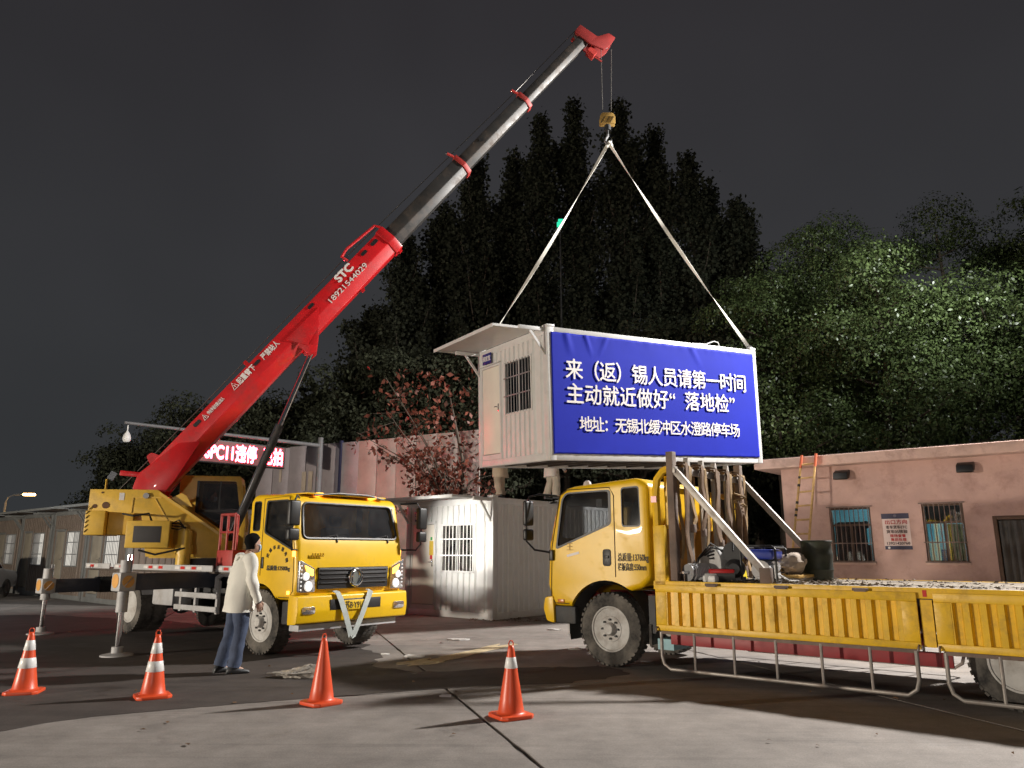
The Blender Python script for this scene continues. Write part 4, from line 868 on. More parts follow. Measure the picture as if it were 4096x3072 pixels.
# mudguards, steps, chassis
for s in (-1, 1):
    MB().grid(lambda a, b, s=s: (.18 + .63 * math.cos(R(10 + 165 * a)), s * (.72 + .38 * b), .50 + .63 * math.sin(R(10 + 165 * a))), 16, 2).build('mudguard', BLK, ct)
    MB().box(.80, 1.12, s * .9, s * 1.08, .50, .84).build('step_box', CHAS, ct, bevel=.02)
for s in (-1, 1): MB().box(-6.1, 1.0, s * .40, s * .48, .80, 1.06).build('chassis_rail', CHAS, ct, bevel=.01)
for x in (-5.4, -4.2, -2.9, -1.0, .5): MB().box(x, x + .1, -.4, .4, .85, 1.0).build('cross_member', CHAS, ct)
MB().box(.9, 1.14, -1.0, 1.0, .40, .50).build('underrun_bar', LGREY, ct, bevel=.01)
MB().box(-1.0, -.3, -.9, .9, .95, 1.24).build('engine_cover', CHAS, ct, bevel=.03)
wheel(ct, .18, -.90, .50, .50, .27, -1); wheel(ct, .18, .90, .50, .50, .27, 1)
wheel(ct, -4.15, -.96, .56, .49, .25, -1, True, False); wheel(ct, -4.15, .96, .56, .49, .25, 1, True, False)
MB().cyl((.18, -.9, .5), (.18, .9, .5), .06).build('axle', CHAS, ct); MB().cyl((-4.15, -.9, .56), (-4.15, .9, .56), .08).sphere((-4.15, 0, .56), .2).build('axle', CHAS, ct)
DECK = mat('chequer_deck', (.075, .06, .05), .7, var=.3, dirt=(.14, .10, .07), damt=.4)
MB().box(-6.1, -.32, -1.12, 1.12, 1.22, 1.27).build('deck', DECK, ct, bevel=.008)
RS = mat('reflect_red', (.6, .04, .03), .3); WS_ = mat('reflect_white', (.75, .72, .70), .3)
for s in (-1, 1):
    for a, b in ((-6.1, -5.0), (-4.8, -1.15), (-1.05, -.36)):
        rl = MB().box(a, b, s * 1.122, s * 1.15, 1.255, 1.36).build('deck_rail', LGREY, ct, bevel=.006); x = a + .06; k = 0
        while x < b - .15: MB().box(x, x + .15, s * 1.151, s * 1.154, 1.285, 1.335).build('reflector', RS if k % 2 else WS_, rl); x += .19 if int(x * 3) % 4 else .6; k += 1
# side guards, tank
for s in (-1, 1):
    g = MB(); 
    for z in (.58, .80): g.box(-2.5, -1.05, s * 1.02, s * 1.06, z, z + .09)
    g.build('side_guard', LGREY, ct, bevel=.008)
    for x in (-2.4, -1.9, -1.2): MB().box(x, x + .06, s * .96, s * 1.018, .55, 1.1).build('guard_post', LGREY, ct)
    MB().box(-3.4, -2.65, s * .62, s * 1.02, .62, 1.08).build('tank', LGREY, ct, bevel=.04)
    MB().grid(lambda a, b, s=s: (-4.15 + .60 * math.cos(R(20 + 140 * a)), s * (.62 + .5 * b), .60 + .56 * math.sin(R(20 + 140 * a))), 14, 2).build('mudguard', LGREY, ct)
MB().tube([(-1.2, -1.0, .95), (-1.2, -1.0, 1.15), (-1.05, -1.0, 1.22), (-.8, -.9, 1.2)], .05, 8).build('pipe', LGREY, ct)
# red step railing beside the cab
sr = MB(); sr.box(-1.15, -.65, -1.10, -.72, 1.28, 1.62)
sr.build('step_box', REDD, ct, bevel=.02)
rg = MB()
for x, y in ((-1.12, -1.07), (-.68, -1.07), (-.90, -1.07), (-1.12, -.75)): rg.cyl((x, y, 1.6), (x, y, 2.22), .022, n=8)
rg.tube([(-1.12, -.75, 2.22), (-1.12, -1.07, 2.22), (-.68, -1.07, 2.22)], .024, 8).tube([(-1.12, -1.07, 1.92), (-.68, -1.07, 1.92)], .02, 8); rg.build('step_railing', REDD, ct)
# outriggers
STRIPE = mat('warning_orange', (.70, .36, .10), .5, var=.1)
NAVY = mat('outrigger_black', (.045, .05, .07), .45, var=.2, dirt=(.12, .11, .11), damt=.25)
def outrigger(u, reach, zc, s):
    bm_ = MB().box(u - .13, u + .13, s * .1, s * (reach - .02), zc - .13, zc + .13).build('outrigger_beam', NAVY, ct, bevel=.012)
    MB().box(u - .15, u + .15, s * (reach - .12), s * (reach + .14), zc - .14, zc + .15).build('leg_housing', LGREY, bm_, bevel=.02)
    MB().lathe([(.11, 0), (.11, .006), (0, .006)], (u + .151 * 0 + .0, s * (reach + .141), zc + .02), (0, s, 0), 20).build('warning_disc', STRIPE, bm_)
    dsk = MB().lathe([(.095, 0), (.095, .006), (0, .006)], (u + .151, s * (reach + .01), zc + .01), (1, 0, 0), 20).build('warning_disc', STRIPE, bm_)
    MB().beam((u + .159, s * (reach - .05), zc + .08), (u + .159, s * (reach + .07), zc - .06), .003, .035, (1, 0, 0)).build('warning_stripe', LGREY, dsk)
    MB().cyl((u, s * reach, .66), (u, s * reach, zc + .34), .085, n=18).build('jack_sleeve', LGREY, bm_); MB().cyl((u, s * reach, .08), (u, s * reach, .68), .045, n=16).build('jack_rod', CHROME, bm_)
    MB().cyl((u, s * reach, .05), (u, s * reach, .14), .085, n=18).lathe([(.24, 0), (.24, .022), (.10, .05), (0, .05)], (u, s * reach, 0), (0, 0, 1), 28).build('jack_foot', LGREY, bm_)
    for k in (.06, -.06): MB().cyl((u + k, s * (reach - .06), zc + .1), (u + k, s * (reach - .06), zc + .42), .02, n=8).build('hose', CHROME, bm_)
    MB().box(u - .16, u + .16, -.98, .98, zc - .155, zc + .155).build('outrigger_box', CHAS, ct, bevel=.012)
for s in (-1, 1): outrigger(-1.44, 2.48 if s < 0 else 2.2, 1.12, s); outrigger(-5.85, 1.95 if s < 0 else 2.2, .92, s)
# superstructure (slewed)
SSM = Matrix.Rotation(R(13.7) - math.atan2(-.622, .783), 4, 'Z'); SSM.translation = Vector((-3.27, -.03, 0))
MB().cyl((0, 0, 1.27), (0, 0, 1.46), .62, n=40).build('slew_ring', CHAS, ct, mtx=SSM)
# slewing side plates
plate = [(-2.14, 2.76), (-.95, 2.77), (.42, 1.86), (.42, 1.50), (-.55, 1.48), (-1.05, 1.50), (-1.20, 2.30), (-2.14, 2.36)]
for y in (-.50, .44): MB().prism(plate, 'y', y, y + .05).build('turret_plate', YELC, ct, bevel=.006, mtx=SSM)
MB().box(-2.10, -1.0, -.44, .43, 2.70, 2.755).build('turret_top', YELC, ct, mtx=SSM); MB().box(-1.0, .40, -.44, .43, 1.47, 1.52).build('turret_floor', YELC, ct, mtx=SSM)
rb = MB().beam((-.90, -.508, 2.70), (.38, -.508, 1.84), .014, .05).beam((-1.36, -.508, 2.62), (-.86, -.508, 2.62), .012, .02).beam((-1.37, -.508, 2.62), (-1.38, -.508, 2.32), .012, .02).beam((-.98, -.508, 2.60), (-.62, -.508, 2.02), .012, .02).build('stiffener', YELC, ct, mtx=SSM)
cw = MB().box(-2.17, -1.82, -.53, .53, 1.90, 2.355).build('counterweight', YELC, ct, bevel=.02, mtx=SSM)
MB().box(-1.818, -1.36, -.36, .36, 1.91, 2.34).build('counterweight_block', YELC, ct, bevel=.02, mtx=SSM)
for k in range(6): MB().beam((-2.16, -.533, 1.95 + k * .085), (-2.11, -.533, 2.01 + k * .085), .004, .028, (0, 1, 0)).build('hazard_mark', BLK, cw)
MB().cyl((-1.14, -.54, 2.65), (-1.14, .54, 2.65), .055, n=16).build('pivot_pin', STEEL, ct, mtx=SSM)
for x, z, r in ((-1.92, 2.70, .02), (-1.84, 2.46, .065), (-2.03, 2.44, .04)): MB().lathe([(r, 0), (r, .006), (0, .006)], (x, -.502, z), (0, -1, 0), 12).build('paint_wear', mat('wear_brown', (.12, .06, .03), .8), cw)
MB().box(-1.62, -1.53, -.506, -.501, 2.56, 2.70).build('sticker', PAPER, ct, mtx=SSM)
# winch housing and motor hung on the near side
wi = MB().box(-1.33, -.58, -.98, -.52, 1.66, 2.16).build('winch_box', YELC, ct, bevel=.015, mtx=SSM)
MB().box(-1.20, -.72, -.986, -.978, 1.76, 2.06).build('radiator_mesh', mat('mesh_dark', (.05, .048, .05), .7), wi, bevel=.003)
MB().cyl((-.34, -.72, 1.30), (-.34, -.72, 1.98), .13, n=18).cyl((-.34, -.72, 1.55), (-.34, -.72, 1.72), .155, n=18).cyl((-.34, -.72, 1.98), (-.34, -.72, 2.02), .09, n=14).build('slew_motor', YELC, ct, mtx=SSM)
for k in range(4): MB().tube([(-.62 - .1 * k, -.75 + .03 * k, 2.1), (-.45, -.86, 2.18 - .06 * k), (-.36, -.8 + .05 * k, 2.05), (-.30, -.70, 1.9)], .014, 6).build('hose', BLK, ct, mtx=SSM)
MB().tube([(-1.5, -.6, 2.3), (-1.25, -.85, 2.25), (-1.0, -.8, 2.3), (-.95, -.75, 2.16)], .02, 6).build('hose', BLK, ct, mtx=SSM)
MB().tube([(-1.1, -.9, 1.62), (-.8, -.92, 1.54), (-.3, -.86, 1.66)], .02, 6).build('hose', BLK, ct, mtx=SSM)
MB().prism([(-.70, 2.62), (-.52, 2.72), (-.42, 2.66), (-.30, 2.45), (-.6, 2.5)], 'y', -.43, -.39).build('lift_lug', YELC, ct, mtx=SSM)
# operator cab on the far side
oc = rpoly([(-.74, 1.62), (.60, 1.62), (.62, 2.20), (.46, 3.16), (-.74, 3.16)], .04)
ocs = MB().prism(oc, 'y', .55, 1.30).build('operator_cab', YELC, ct, bevel=.02, mtx=SSM)
boolean(ocs, [MB().prism([(-.68, 1.70), (.50, 1.70), (.52, 2.2), (.40, 3.10), (-.68, 3.10)], 'y', .60, 1.25), MB().prism(rpoly([(-.38, 1.95), (.50, 1.95), (.52, 2.22), (.38, 3.05), (-.38, 3.05)], .04), 'y', .3, 1.6), MB().box(.2, 1.2, .66, 1.2, 2.0, 3.0)])
OGL = glass('operator_glass', (.62, .58, .58), refl=.10, dirt=.12)
for y in (.57, 1.27): MB().prism(rpoly([(-.38, 1.95), (.50, 1.95), (.52, 2.22), (.38, 3.05), (-.38, 3.05)], .04), 'y', y, y + .006).build('cab_window', OGL, ocs, smooth=False)
MB().box(-.38, .51, .545, .555, 2.40, 2.45).box(-.40, -.35, .546, .556, 1.95, 3.05).box(.05, .08, .546, .556, 2.45, 3.05).build('window_bar', BLK, ocs)
MB().box(-.45, -.05, .75, 1.1, 2.0, 2.12).box(-.5, -.40, .75, 1.1, 2.1, 2.75).build('seat', MATS['seat_grey'], ocs, bevel=.03)
# boom -- axis x along the boom
th = R(51.7); BM = SSM @ Matrix.Translation((-1.18, 0, 2.96)) @ Matrix.Rotation(-th, 4, 'Y')
def sec(w_, zt, zb, ch=.4): h = zt - zb; return [(-w_ / 2, zt), (w_ / 2, zt), (w_ / 2 + .02, zt - h * (1 - ch)), (w_ * .28, zb), (-w_ * .28, zb), (-w_ / 2 - .02, zt - h * (1 - ch))]
boom = MB().prism(sec(.50, .21, -.37), 'x', .05, 7.25).build('boom', RED, ct, bevel=.02, seg=3, mtx=BM)
MB().prism(sec(.54, .235, -.40), 'x', 7.08, 7.30).build('collar', RED, boom, bevel=.015)
for y in (-.285, .235): MB().prism(rpoly([(-.30, .12), (-.02, .24), (.9, .10), (1.2, -.2), (.35, -.36), (-.10, -.40), (-.36, -.34)], .05), 'y', y, y + .05).build('foot_plate', RED, boom, bevel=.006)
MB().beam((-.02, -.20, .22), (-.22, -.20, .52), .05, .10).build('foot_arm', RED, boom, bevel=.01)
MB().prism(rpoly([(.24, .18), (.50, .18), (.44, .36), (.32, .38)], .05), 'y', -.24, -.19).build('lug', RED, boom)
for x, z, l_, h_ in ((6.88, .10, .20, .085), (6.53, .10, .17, .075), (4.81, .12, .17, .07), (1.42, .11, .17, .075), (3.13, .10, .16, .07)):
    MB().prism(rrect(x - l_ / 2, x + l_ / 2, z - h_ / 2, z + h_ / 2, .03), 'y', -.268, -.255).build('slot', BLK, boom)
for x, z in ((.95, -.02), (.28, -.06)): MB().lathe([(.03, 0), (.03, .012), (0, .012)], (x, -.26, z), (0, -1, 0), 12).build('bolt', BLK, boom)
for y in (-.20, .15): MB().prism([(3.95, -.08), (4.75, -.10), (4.52, -.36), (4.15, -.62), (3.98, -.60), (3.98, -.40)], 'y', y, y + .05).build('cylinder_bracket', RED, boom, bevel=.006)
MB().prism([(3.9, .0), (4.9, -.02), (4.6, -.30), (4.1, -.42)], 'y', -.285, -.262).build('reinforcing_plate', RED, boom, bevel=.004)
gd = MB().tube([(6.15, -.24, .24), (6.13, -.24, .40), (6.35, -.24, .44), (7.2, -.24, .36), (7.26, -.24, .24)], .03, 8).build('rope_guard', RED, boom)
MB().lathe([(.07, -.02), (.07, .02)], (6.18, -.2, .33), (0, 1, 0), 14).build('guide_roller', CHROME, boom)
for x in (5.92, 7.22): MB().box(x - .04, x + .04, -.05, .05, -.44, -.37).build('lug', RED, boom)
MB().box(2.95, 3.03, -.18, -.10, .21, .33).build('lug', RED, boom)
text('STC', .24, LETTER, boom, (5.62, -.268, .03), (1, 0, 0), (0, 0, 1), bold=.012, width=.50)
text('18921544029', .165, LETTER, boom, (5.16, -.272, -.165), (1, 0, 0), (0, 0, 1), bold=.001, width=1.20)
text('起重臂下', .15, LETTER, boom, (2.56, -.268, .035), (1, 0, 0), (0, 0, 1), bold=.004, width=.48); text('严禁站人', .15, LETTER, boom, (3.27, -.268, .035), (1, 0, 0), (0, 0, 1), bold=.004, width=.48)
text('作业半径内禁止站人', .09, LETTER, boom, (1.70, -.268, .055), (1, 0, 0), (0, 0, 1), bold=.003, width=.44)
for x, k in ((2.40, .14), (1.56, .11)): MB().tube([(x, -.268, .035), (x + k, -.268, .035), (x + k / 2, -.268, .035 + k)], .010, 5, True).cyl((x + k / 2, -.268, .06), (x + k / 2, -.268, .11), .008, n=6).build('warning_triangle', LETTER, boom)
x0 = 7.25
for k, (x1, w_, zt, zb) in enumerate(((9.92, .42, .14, -.31), (12.45, .35, .11, -.27), (15.1, .29, .08, -.22))):
    sct = MB().prism(sec(w_, zt, zb), 'x', x0 - .3, x1).build('boom_section', BOOMG, ct, bevel=.015, seg=3, mtx=BM)
    if k < 2:
        MB().prism(sec(w_ + .05, zt + .03, zb - .03), 'x', x1 - .10, x1 + .02).build('collar', REDD, sct, bevel=.01)
        MB().beam((x1 - .05, -w_ / 2, zt), (x1 - .12, -w_ / 2 - .02, zt + .20), .04, .05).build('rope_guide', REDD, sct); MB().sphere((x1 - .12, -w_ / 2, zt + .21), .03).build('guide_roller', CHROME, sct)
    x0 = x1
MB().lathe([(.05, 0), (.05, .01), (0, .01)], (10.7, -.20, .0), (0, -1, 0), 12).build('slot', BLK, ct, mtx=BM)
hd = MB()
for y in (-.20, .15): hd.prism(rpoly([(14.95, .22), (15.22, .24), (15.30, -.30), (15.62, -.45), (15.66, -.66), (15.40, -.70), (15.12, -.66), (14.98, -.3)], .04), 'y', y, y + .05)
head = hd.box(15.0, 15.2, -.15, .15, -.2, .2).build('boom_head', mat('head_red', (.24, .02, .018), .6), ct, bevel=.006, mtx=BM)
for z, x in ((-.52, 15.42), (.12, 15.1)): MB().lathe([(.14, -.05), (.14, -.03), (.11, 0), (.14, .03), (.14, .05)], (x, 0, z), (0, 1, 0), 20).build('sheave', CHAS, head)
MB().box(14.85, 15.0, -.12, .12, -.56, -.34).cyl((14.9, 0, -.5), (14.95, .0, -.8), .02).build('limit_switch', REDD, head)
# lift cylinder
p_top = (BM @ Vector((4.12, 0, -.52))); p_bot = SSM @ Vector((.36, 0, 1.72)); dd = (Vector(p_top) - Vector(p_bot))
MB().cyl(p_bot, p_bot + dd * .60, .088, n=20).build('lift_cylinder', CHAS, ct); MB().cyl(p_bot + dd * .58, p_top, .055, n=18).build('lift_rod', CHROME, ct)
MB().tube([p_bot + dd * .02 + Vector((.1, -.14, 0)), p_bot + dd * .6 + Vector((.1, -.14, 0))], .016, 6).build('cylinder_pipe', CHROME, ct)
MB().box(.22, .5, -.25, .25, 1.5, 1.8).build('cylinder_mount', YELC, ct, mtx=SSM)
# hoist ropes : world points brought into the truck frame
scene.view_layers[0].update(); inv = ct.matrix_world.inverted()
headw = ct.matrix_world @ BM @ Vector((15.42, 0, -.60)); ROPE = mat('wire_rope', (.16, .15, .14), .5, metal=.6)
apex = Vector((2.49, 17.75, 11.95))
for dx, dy in ((-.14, 0), (.14, .02)): MB().cyl(inv @ (headw + Vector((dx, dy, -.08))), inv @ (apex + Vector((dx * .8, dy, .95))), .009, n=6).build('hoist_rope', ROPE, ct)
MB().tube([SSM @ Vector((-1.75, -.10, 2.76)), BM @ Vector((1.6, -.1, .32)), BM @ Vector((6.2, -.1, .36)), BM @ Vector((12.4, -.1, .24)), BM @ Vector((15.1, -.02, .26))], .009, 5).build('hoist_rope', ROPE, ct)
MB().beam(SSM @ Vector((-1.95, -.2, 2.75)), SSM @ Vector((-1.95, -.2, 2.98)), .03, .03).build('mast_stub', YELC, ct); MB().box(-.06, .06, -.02, .02, 0, .16).xf(SSM @ Mloc(-1.90, -.2, 2.98, 0, 0, .5)).box(0, 0.001, 0, 0.001, 0, 0.001).build('spot_lamp', CHROME, ct)
# hook block + slings
hb = thing('hook_block', 'yellow and black striped hook block hanging from the boom tip', 'hook', tuple(apex), 0, None, .84)
HY = mat('hook_yellow', (.40, .25, .07), .5, dirt=(.2, .12, .04), damt=.3)
for y in (-.10, .07): MB().prism(rpoly([(-.24, .60), (.24, .60), (.24, .86), (.16, .98), (-.16, .98), (-.24, .86)], .05), 'y', y, y + .03).build('cheek_plate', HY, hb, bevel=.005)
for k in range(3): MB().beam((-.22 + k * .15, -.104, .62), (-.10 + k * .15, -.104, .85), .004, .06, (0, 1, 0)).build('stripe', BLK, hb)
MB().lathe([(.17, -.06), (.17, -.04), (.13, 0), (.17, .04), (.17, .06)], (0, 0, .84), (0, 1, 0), 20).build('sheave', CHAS, hb)
MB().cyl((0, 0, .28), (0, 0, .62), .04, n=12).cyl((0, 0, .42), (0, 0, .58), .10, n=14).build('shank', CHAS, hb)
MB().tube([(0, 0, .30), (0, 0, .22), (-.06, 0, .14), (-.08, 0, .05), (-.04, 0, -.03), (.04, 0, -.04), (.10, 0, .03), (.11, 0, .10)], [.04, .04, .04, .045, .045, .04, .03, .015], 8).build('hook', STEEL, hb)
SLING = mat('sling_web', (.72, .70, .64), .8, var=.1, bump=.2, bscale=50)
scene.view_layers[0].update(); cm_ = cab1.matrix_world
for tgt, lb in (((.09, 3.02, 2.80), 'white lifting sling from the hook to the left end of the hanging cabin'), ((5.91, .09, 2.80), 'white lifting sling from the hook to the right end of the hanging cabin')):
    tw = cm_ @ Vector(tgt); a = apex + Vector((.02, 0, .0)); s_ = tag(bpy.data.objects.new('lifting_sling', None), lb, 'sling', 'white slings carrying the cabin'); col.objects.link(s_)
    pts = []; mb = MB(); vs = []
    for k in range(41):
        t = k / 40; p = a.lerp(tw, t) + Vector((0, 0, -.12 * math.sin(math.pi * t))); ang = 5.5 * t + (1 if tgt[0] > 3 else 0); dirn = (tw - a).normalized(); u = dirn.cross(Vector((0, 1, 0))).normalized(); v = dirn.cross(u); wv = u * math.cos(ang) + v * math.sin(ang); nn = dirn.cross(wv) * .005; wd = .042
        vs += [p - wv * wd - nn, p + wv * wd - nn, p + wv * wd + nn, p - wv * wd + nn]
    fs = []
    for i in range(40):
        for k in range(4): fs.append((i * 4 + k, i * 4 + (k + 1) % 4, i * 4 + 4 + (k + 1) % 4, i * 4 + 4 + k))
    s_.location = (0, 0, 0); mb.add(vs, fs).build('webbing', SLING, s_)
    MB().tube([a + Vector((0, 0, .02)), a + Vector((.05, 0, -.05)), a.lerp(tw, .02)], .05, 8).build('eye', SLING, s_)
    MB().tube([tw + Vector((.07 * math.cos(q), 0, -.04 + .09 * math.sin(q))) for q in [k * math.pi / 6 for k in range(12)]], .016, 6, True).build('shackle', STEEL, s_)
# ------------------------------------------------------------------ FLATBED TRUCK
ft = thing('flatbed_truck', 'dirty yellow flatbed truck with folded down side boards and a strap hung headboard', 'truck', (2.057, 12.031, 0), math.atan2(.64, -.77))
prof = [(-.70, 1.22), (-.55, 1.10), (.62, .80), (1.00, .80), (1.10, 1.1), (1.07, 1.70), (.88, 2.44), (.74, 2.54), (.60, 2.57), (-.52, 2.64), (-.70, 2.54)]
dwin = rpoly([(-.06, 1.99), (.92, 1.64), (.80, 2.38), (.72, 2.47), (-.06, 2.48)], .06); qwin = rpoly([(-.56, 1.95), (-.26, 1.95), (-.26, 2.50), (-.55, 2.51)], .05)
wsp2 = rpoly([(-.94, 1.80), (.94, 1.80), (.90, 2.40), (-.90, 2.40)], .10)
make_cab(ft, 1, 1, prof, 2.10, .05, .69, dwin, qwin, (wsp2, .66), .80)
MB().add([(1.03, -.93, 1.80), (1.03, .93, 1.80), (.885, .89, 2.40), (.885, -.89, 2.40)], [(0, 1, 2, 3)]).build('windscreen', GLW, ft, smooth=False)
for s in (-1, 1):
    y_ = s * 1.051
    grooved(ft, [(-.13, 1.24), (-.13, 2.40), (-.06, 2.52), (.70, 2.52), (.84, 2.44), (1.0, 1.66), (1.02, .95), (.95, .84), (.70, .84)], .008, name='door_gap', y=y_)
    MB().prism(rrect(-.06, .08, 1.39, 1.63, .04), 'y', y_ - .005 * s, y_ + .008 * s).build('handle_recess', BLK, ft, bevel=.004); MB().box(-.03, .05, y_ + .008 * s, y_ + .022 * s, 1.50, 1.54).build('door_handle', BLK, ft, bevel=.006)
    MB().box(.78, .90, y_, y_ + .012 * s, .85, .90).build('side_marker', mat('amber_plastic', (.6, .2, .03), .3), ft, bevel=.004)
    MB().box(.60, 1.04, s * .92, s * 1.03, .55, .80).build('step_box', CHAS, ft, bevel=.02)
    # mirrors
    ar = MB().tube([(.92, s * 1.02, 2.44), (1.10, s * 1.22, 2.46), (1.22, s * 1.34, 2.42), (1.24, s * 1.38, 2.2), (1.24, s * 1.38, 1.75), (1.16, s * 1.28, 1.62), (1.0, s * 1.07, 1.58)], .016, 7).build('mirror_arm', BLK, ft)
    MB().box(1.18, 1.26, s * 1.26, s * 1.46, 1.98, 2.36).build('mirror', BLK, ar, bevel=.03, seg=3); MB().box(1.18, 1.26, s * 1.26, s * 1.46, 1.76, 1.93).build('mirror', BLK, ar, bevel=.03, seg=3)
    MB().box(.96, 1.03, s * 1.05, s * 1.10, 1.46, 1.62).build('mirror_bracket', BLK, ft, bevel=.01)
    # mudguard
    MB().grid(lambda a, b, s=s: (.05 + .66 * math.cos(R(-15 + 205 * a)), s * (.66 + .37 * b), .50 + .66 * math.sin(R(-15 + 205 * a))), 24, 2).build('mudguard', mat('mudguard_grey', (.05, .048, .046), .7, var=.2), ft)
    MB().box(-.66, -.62, s * .62, s * 1.02, .35, .62).build('mud_flap', RUB, ft)
    wheel(ft, .05, s * .83, .51, .51, .26, s); wheel(ft, -4.90, s * .86, .48, .48, .25, s, True, False)
    MB().box(-8.0, .9, s * .40, s * .47, .72, .98).build('chassis_rail', mat('chassis_red', (.28, .03, .03), .6, dirt=(.12, .06, .05), damt=.4), ft)
MB().cyl((.05, -.8, .51), (.05, .8, .51), .06).build('axle', CHAS, ft); MB().cyl((-4.9, -.8, .48), (-4.9, .8, .48), .08).sphere((-4.9, 0, .48), .2).build('axle', CHAS, ft)
MB().prism(rpoly([(.96, .55), (1.10, .58), (1.16, .75), (1.13, .92), (.98, .94)], .03), 'y', -1.07, 1.07).build('bumper', YEL, ft, bevel=.03)
MB().box(.98, 1.05, -.6, .6, .33, .50).build('tow_bracket', LGREY, ft, bevel=.01)
MB().lathe([(.07, 0), (.07, .06), (.055, .10), (.03, .125), (0, .13)], (.66, .55, 2.57), (0, 0, 1), 18).build('beacon', mat('beacon_clear', (.55, .5, .5), .1, spec=.8), ft)
MB().prism([(.70, 2.42), (1.12, 2.36), (1.12, 2.33), (.80, 2.36)], 'y', -.95, .95).build('sun_visor', BLK, ft)
text('总质量:13760kg', .125, LETTERB, ft, (-.175, 1.0535, 1.47), (-1, 0, 0), (0, 0, 1), bold=.002, width=.50); text('栏板高度:550mm', .115, LETTERB, ft, (-.175, 1.0535, 1.34), (-1, 0, 0), (0, 0, 1), bold=.002, width=.46)
text('王', .13, mat('faded_brown', (.36, .20, .02), .7), ft, (.73, 1.0535, 1.62), (-1, 0, 0), (0, 0, 1)); MB().beam((.72, 1.053, 1.53), (.50, 1.053, 1.58), .004, .035).build('scrape_mark', LETTER, ft)
MB().box(.20, .10, 1.012, 1.016, 2.24, 2.36).build('window_sticker', PAPER, ft)
# bed
PLANKM = mat('deck_board', (.34, .28, .21), .8, var=.3, scale=5, dirt=(.14, .10, .07), damt=.45, dscale=4, bump=.3, bscale=14)
bed = MB().box(-7.6, -.86, -1.2, 1.2, 1.02, 1.175).build('bed_frame', CHAS, ft)
for k in range(12):
    y = -1.2 + k * .2; MB().box(-7.6 + random.random() * .02, -.86, y + .004, y + .196, 1.178, 1.20 + random.uniform(-.003, .004)).build('plank', PLANKM, bed, bevel=.005, seg=1)
for s in (-1, 1): MB().box(-7.62, -.84, s * 1.202, s * 1.235, 1.10, 1.212).build('bed_edge', YELW, ft, bevel=.006)
def side_board(xa, xb, y, s):
    t = MB(); t.box(xa, xb, y, y + .03 * s, 1.07, 1.165).box(xa, xb, y, y + .03 * s, .575, .65).box(xa, xa + .16, y + .001 * s, y + .029 * s, .65, 1.07).box(xb - .16, xb, y + .001 * s, y + .029 * s, .65, 1.07)
    b = t.build('side_board', YELW, ft, bevel=.006)
    n = int((xb - xa - .32) / .152); pw = (xb - xa - .32) / n
    mb = MB(); P = []
    for k in range(n):
        x = xa + .16 + k * pw
        for f, d in ((0, .006), (.30, .006), (.42, .055), (.80, .055), (.92, .006)): P.append((x + f * pw, d))
    P.append((xb - .16, .006)); m = len(P)
    vs = [(x, y + (.03 - d) * s, z) for z in (.60, 1.14) for x, d in P]
    mb.add(vs, [(i, i + 1, m + i + 1, m + i) for i in range(m - 1)]); o = mb.build('rib_panel', YELW, b, smooth=False); md = o.modifiers.new('t', 'SOLIDIFY'); md.thickness = .006
    k = xa + .5
    while k < xb - .2: MB().box(k, k + .13, y - .005 * s, y + .05 * s, 1.155, 1.185).cyl((k - .02, y + .03 * s, 1.18), (k + .15, y + .03 * s, 1.18), .016, n=8).build('hinge', RUST, b); k += .9
    MB().box(xa + .05, xb - .05, y + .0, y + .025 * s, .535, .572).build('bottom_rail', RUST, b)
    # tubular extension rail hanging below
    zz = .10; r_ = .022; pts = [(xa + .06, y + .012 * s, .56), (xa + .06, y + .012 * s, zz + .16), (xa + .09, y + .012 * s, zz + .06), (xa + .18, y + .012 * s, zz), (xb - .18, y + .012 * s, zz), (xb - .09, y + .012 * s, zz + .06), (xb - .06, y + .012 * s, zz + .16), (xb - .06, y + .012 * s, .56)]
    rl = MB().tube(pts, r_, 10).build('guard_rail', WORN, b)
    nn = 6
    for k in range(1, nn): x = xa + (xb - xa) * k / nn; MB().cyl((x, y + .012 * s, zz), (x, y + .012 * s, .56), .018, n=8).build('guard_bar', WORN, b)
    for x in (xa + .02, xb - .02): MB().tube([(x, y + .04 * s, .62), (x - .0, y + .07 * s, .60), (x, y + .07 * s, .56)], .012, 6).build('latch', RUST, b)
for s in (-1, 1): side_board(-4.06, -.88, s * 1.24, s); side_board(-7.5, -4.22, s * 1.24, s)
for s in (-1, 1):
    MB().box(-4.20, -4.08, s * 1.18, s * 1.225, .60, 1.09).build('stake_pocket', YELW, ft); MB().box(-4.16, -4.12, s * 1.236, s * 1.239, 1.12, 1.19).build('reflector', RS, ft)
    MB().box(-4.3, -.95, s * .98, s * 1.02, .38, .53).build('side_guard', mat('guard_red', (.32, .03, .035), .5, dirt=(.15, .05, .05), damt=.4), ft, bevel=.006)
MB().box(-2.6, -1.2, -.95, -.55, .40, .80).build('toolbox', CHAS, ft); MB().box(-.72, -.62, -1.0, 1.0, .5, 1.0).build('battery_box', CHAS, ft)
MB().box(-.98, -.74, .55, 1.0, .30, .44).build('blue_block', mat('pale_blue_plate', (.25, .45, .50), .5), ft)
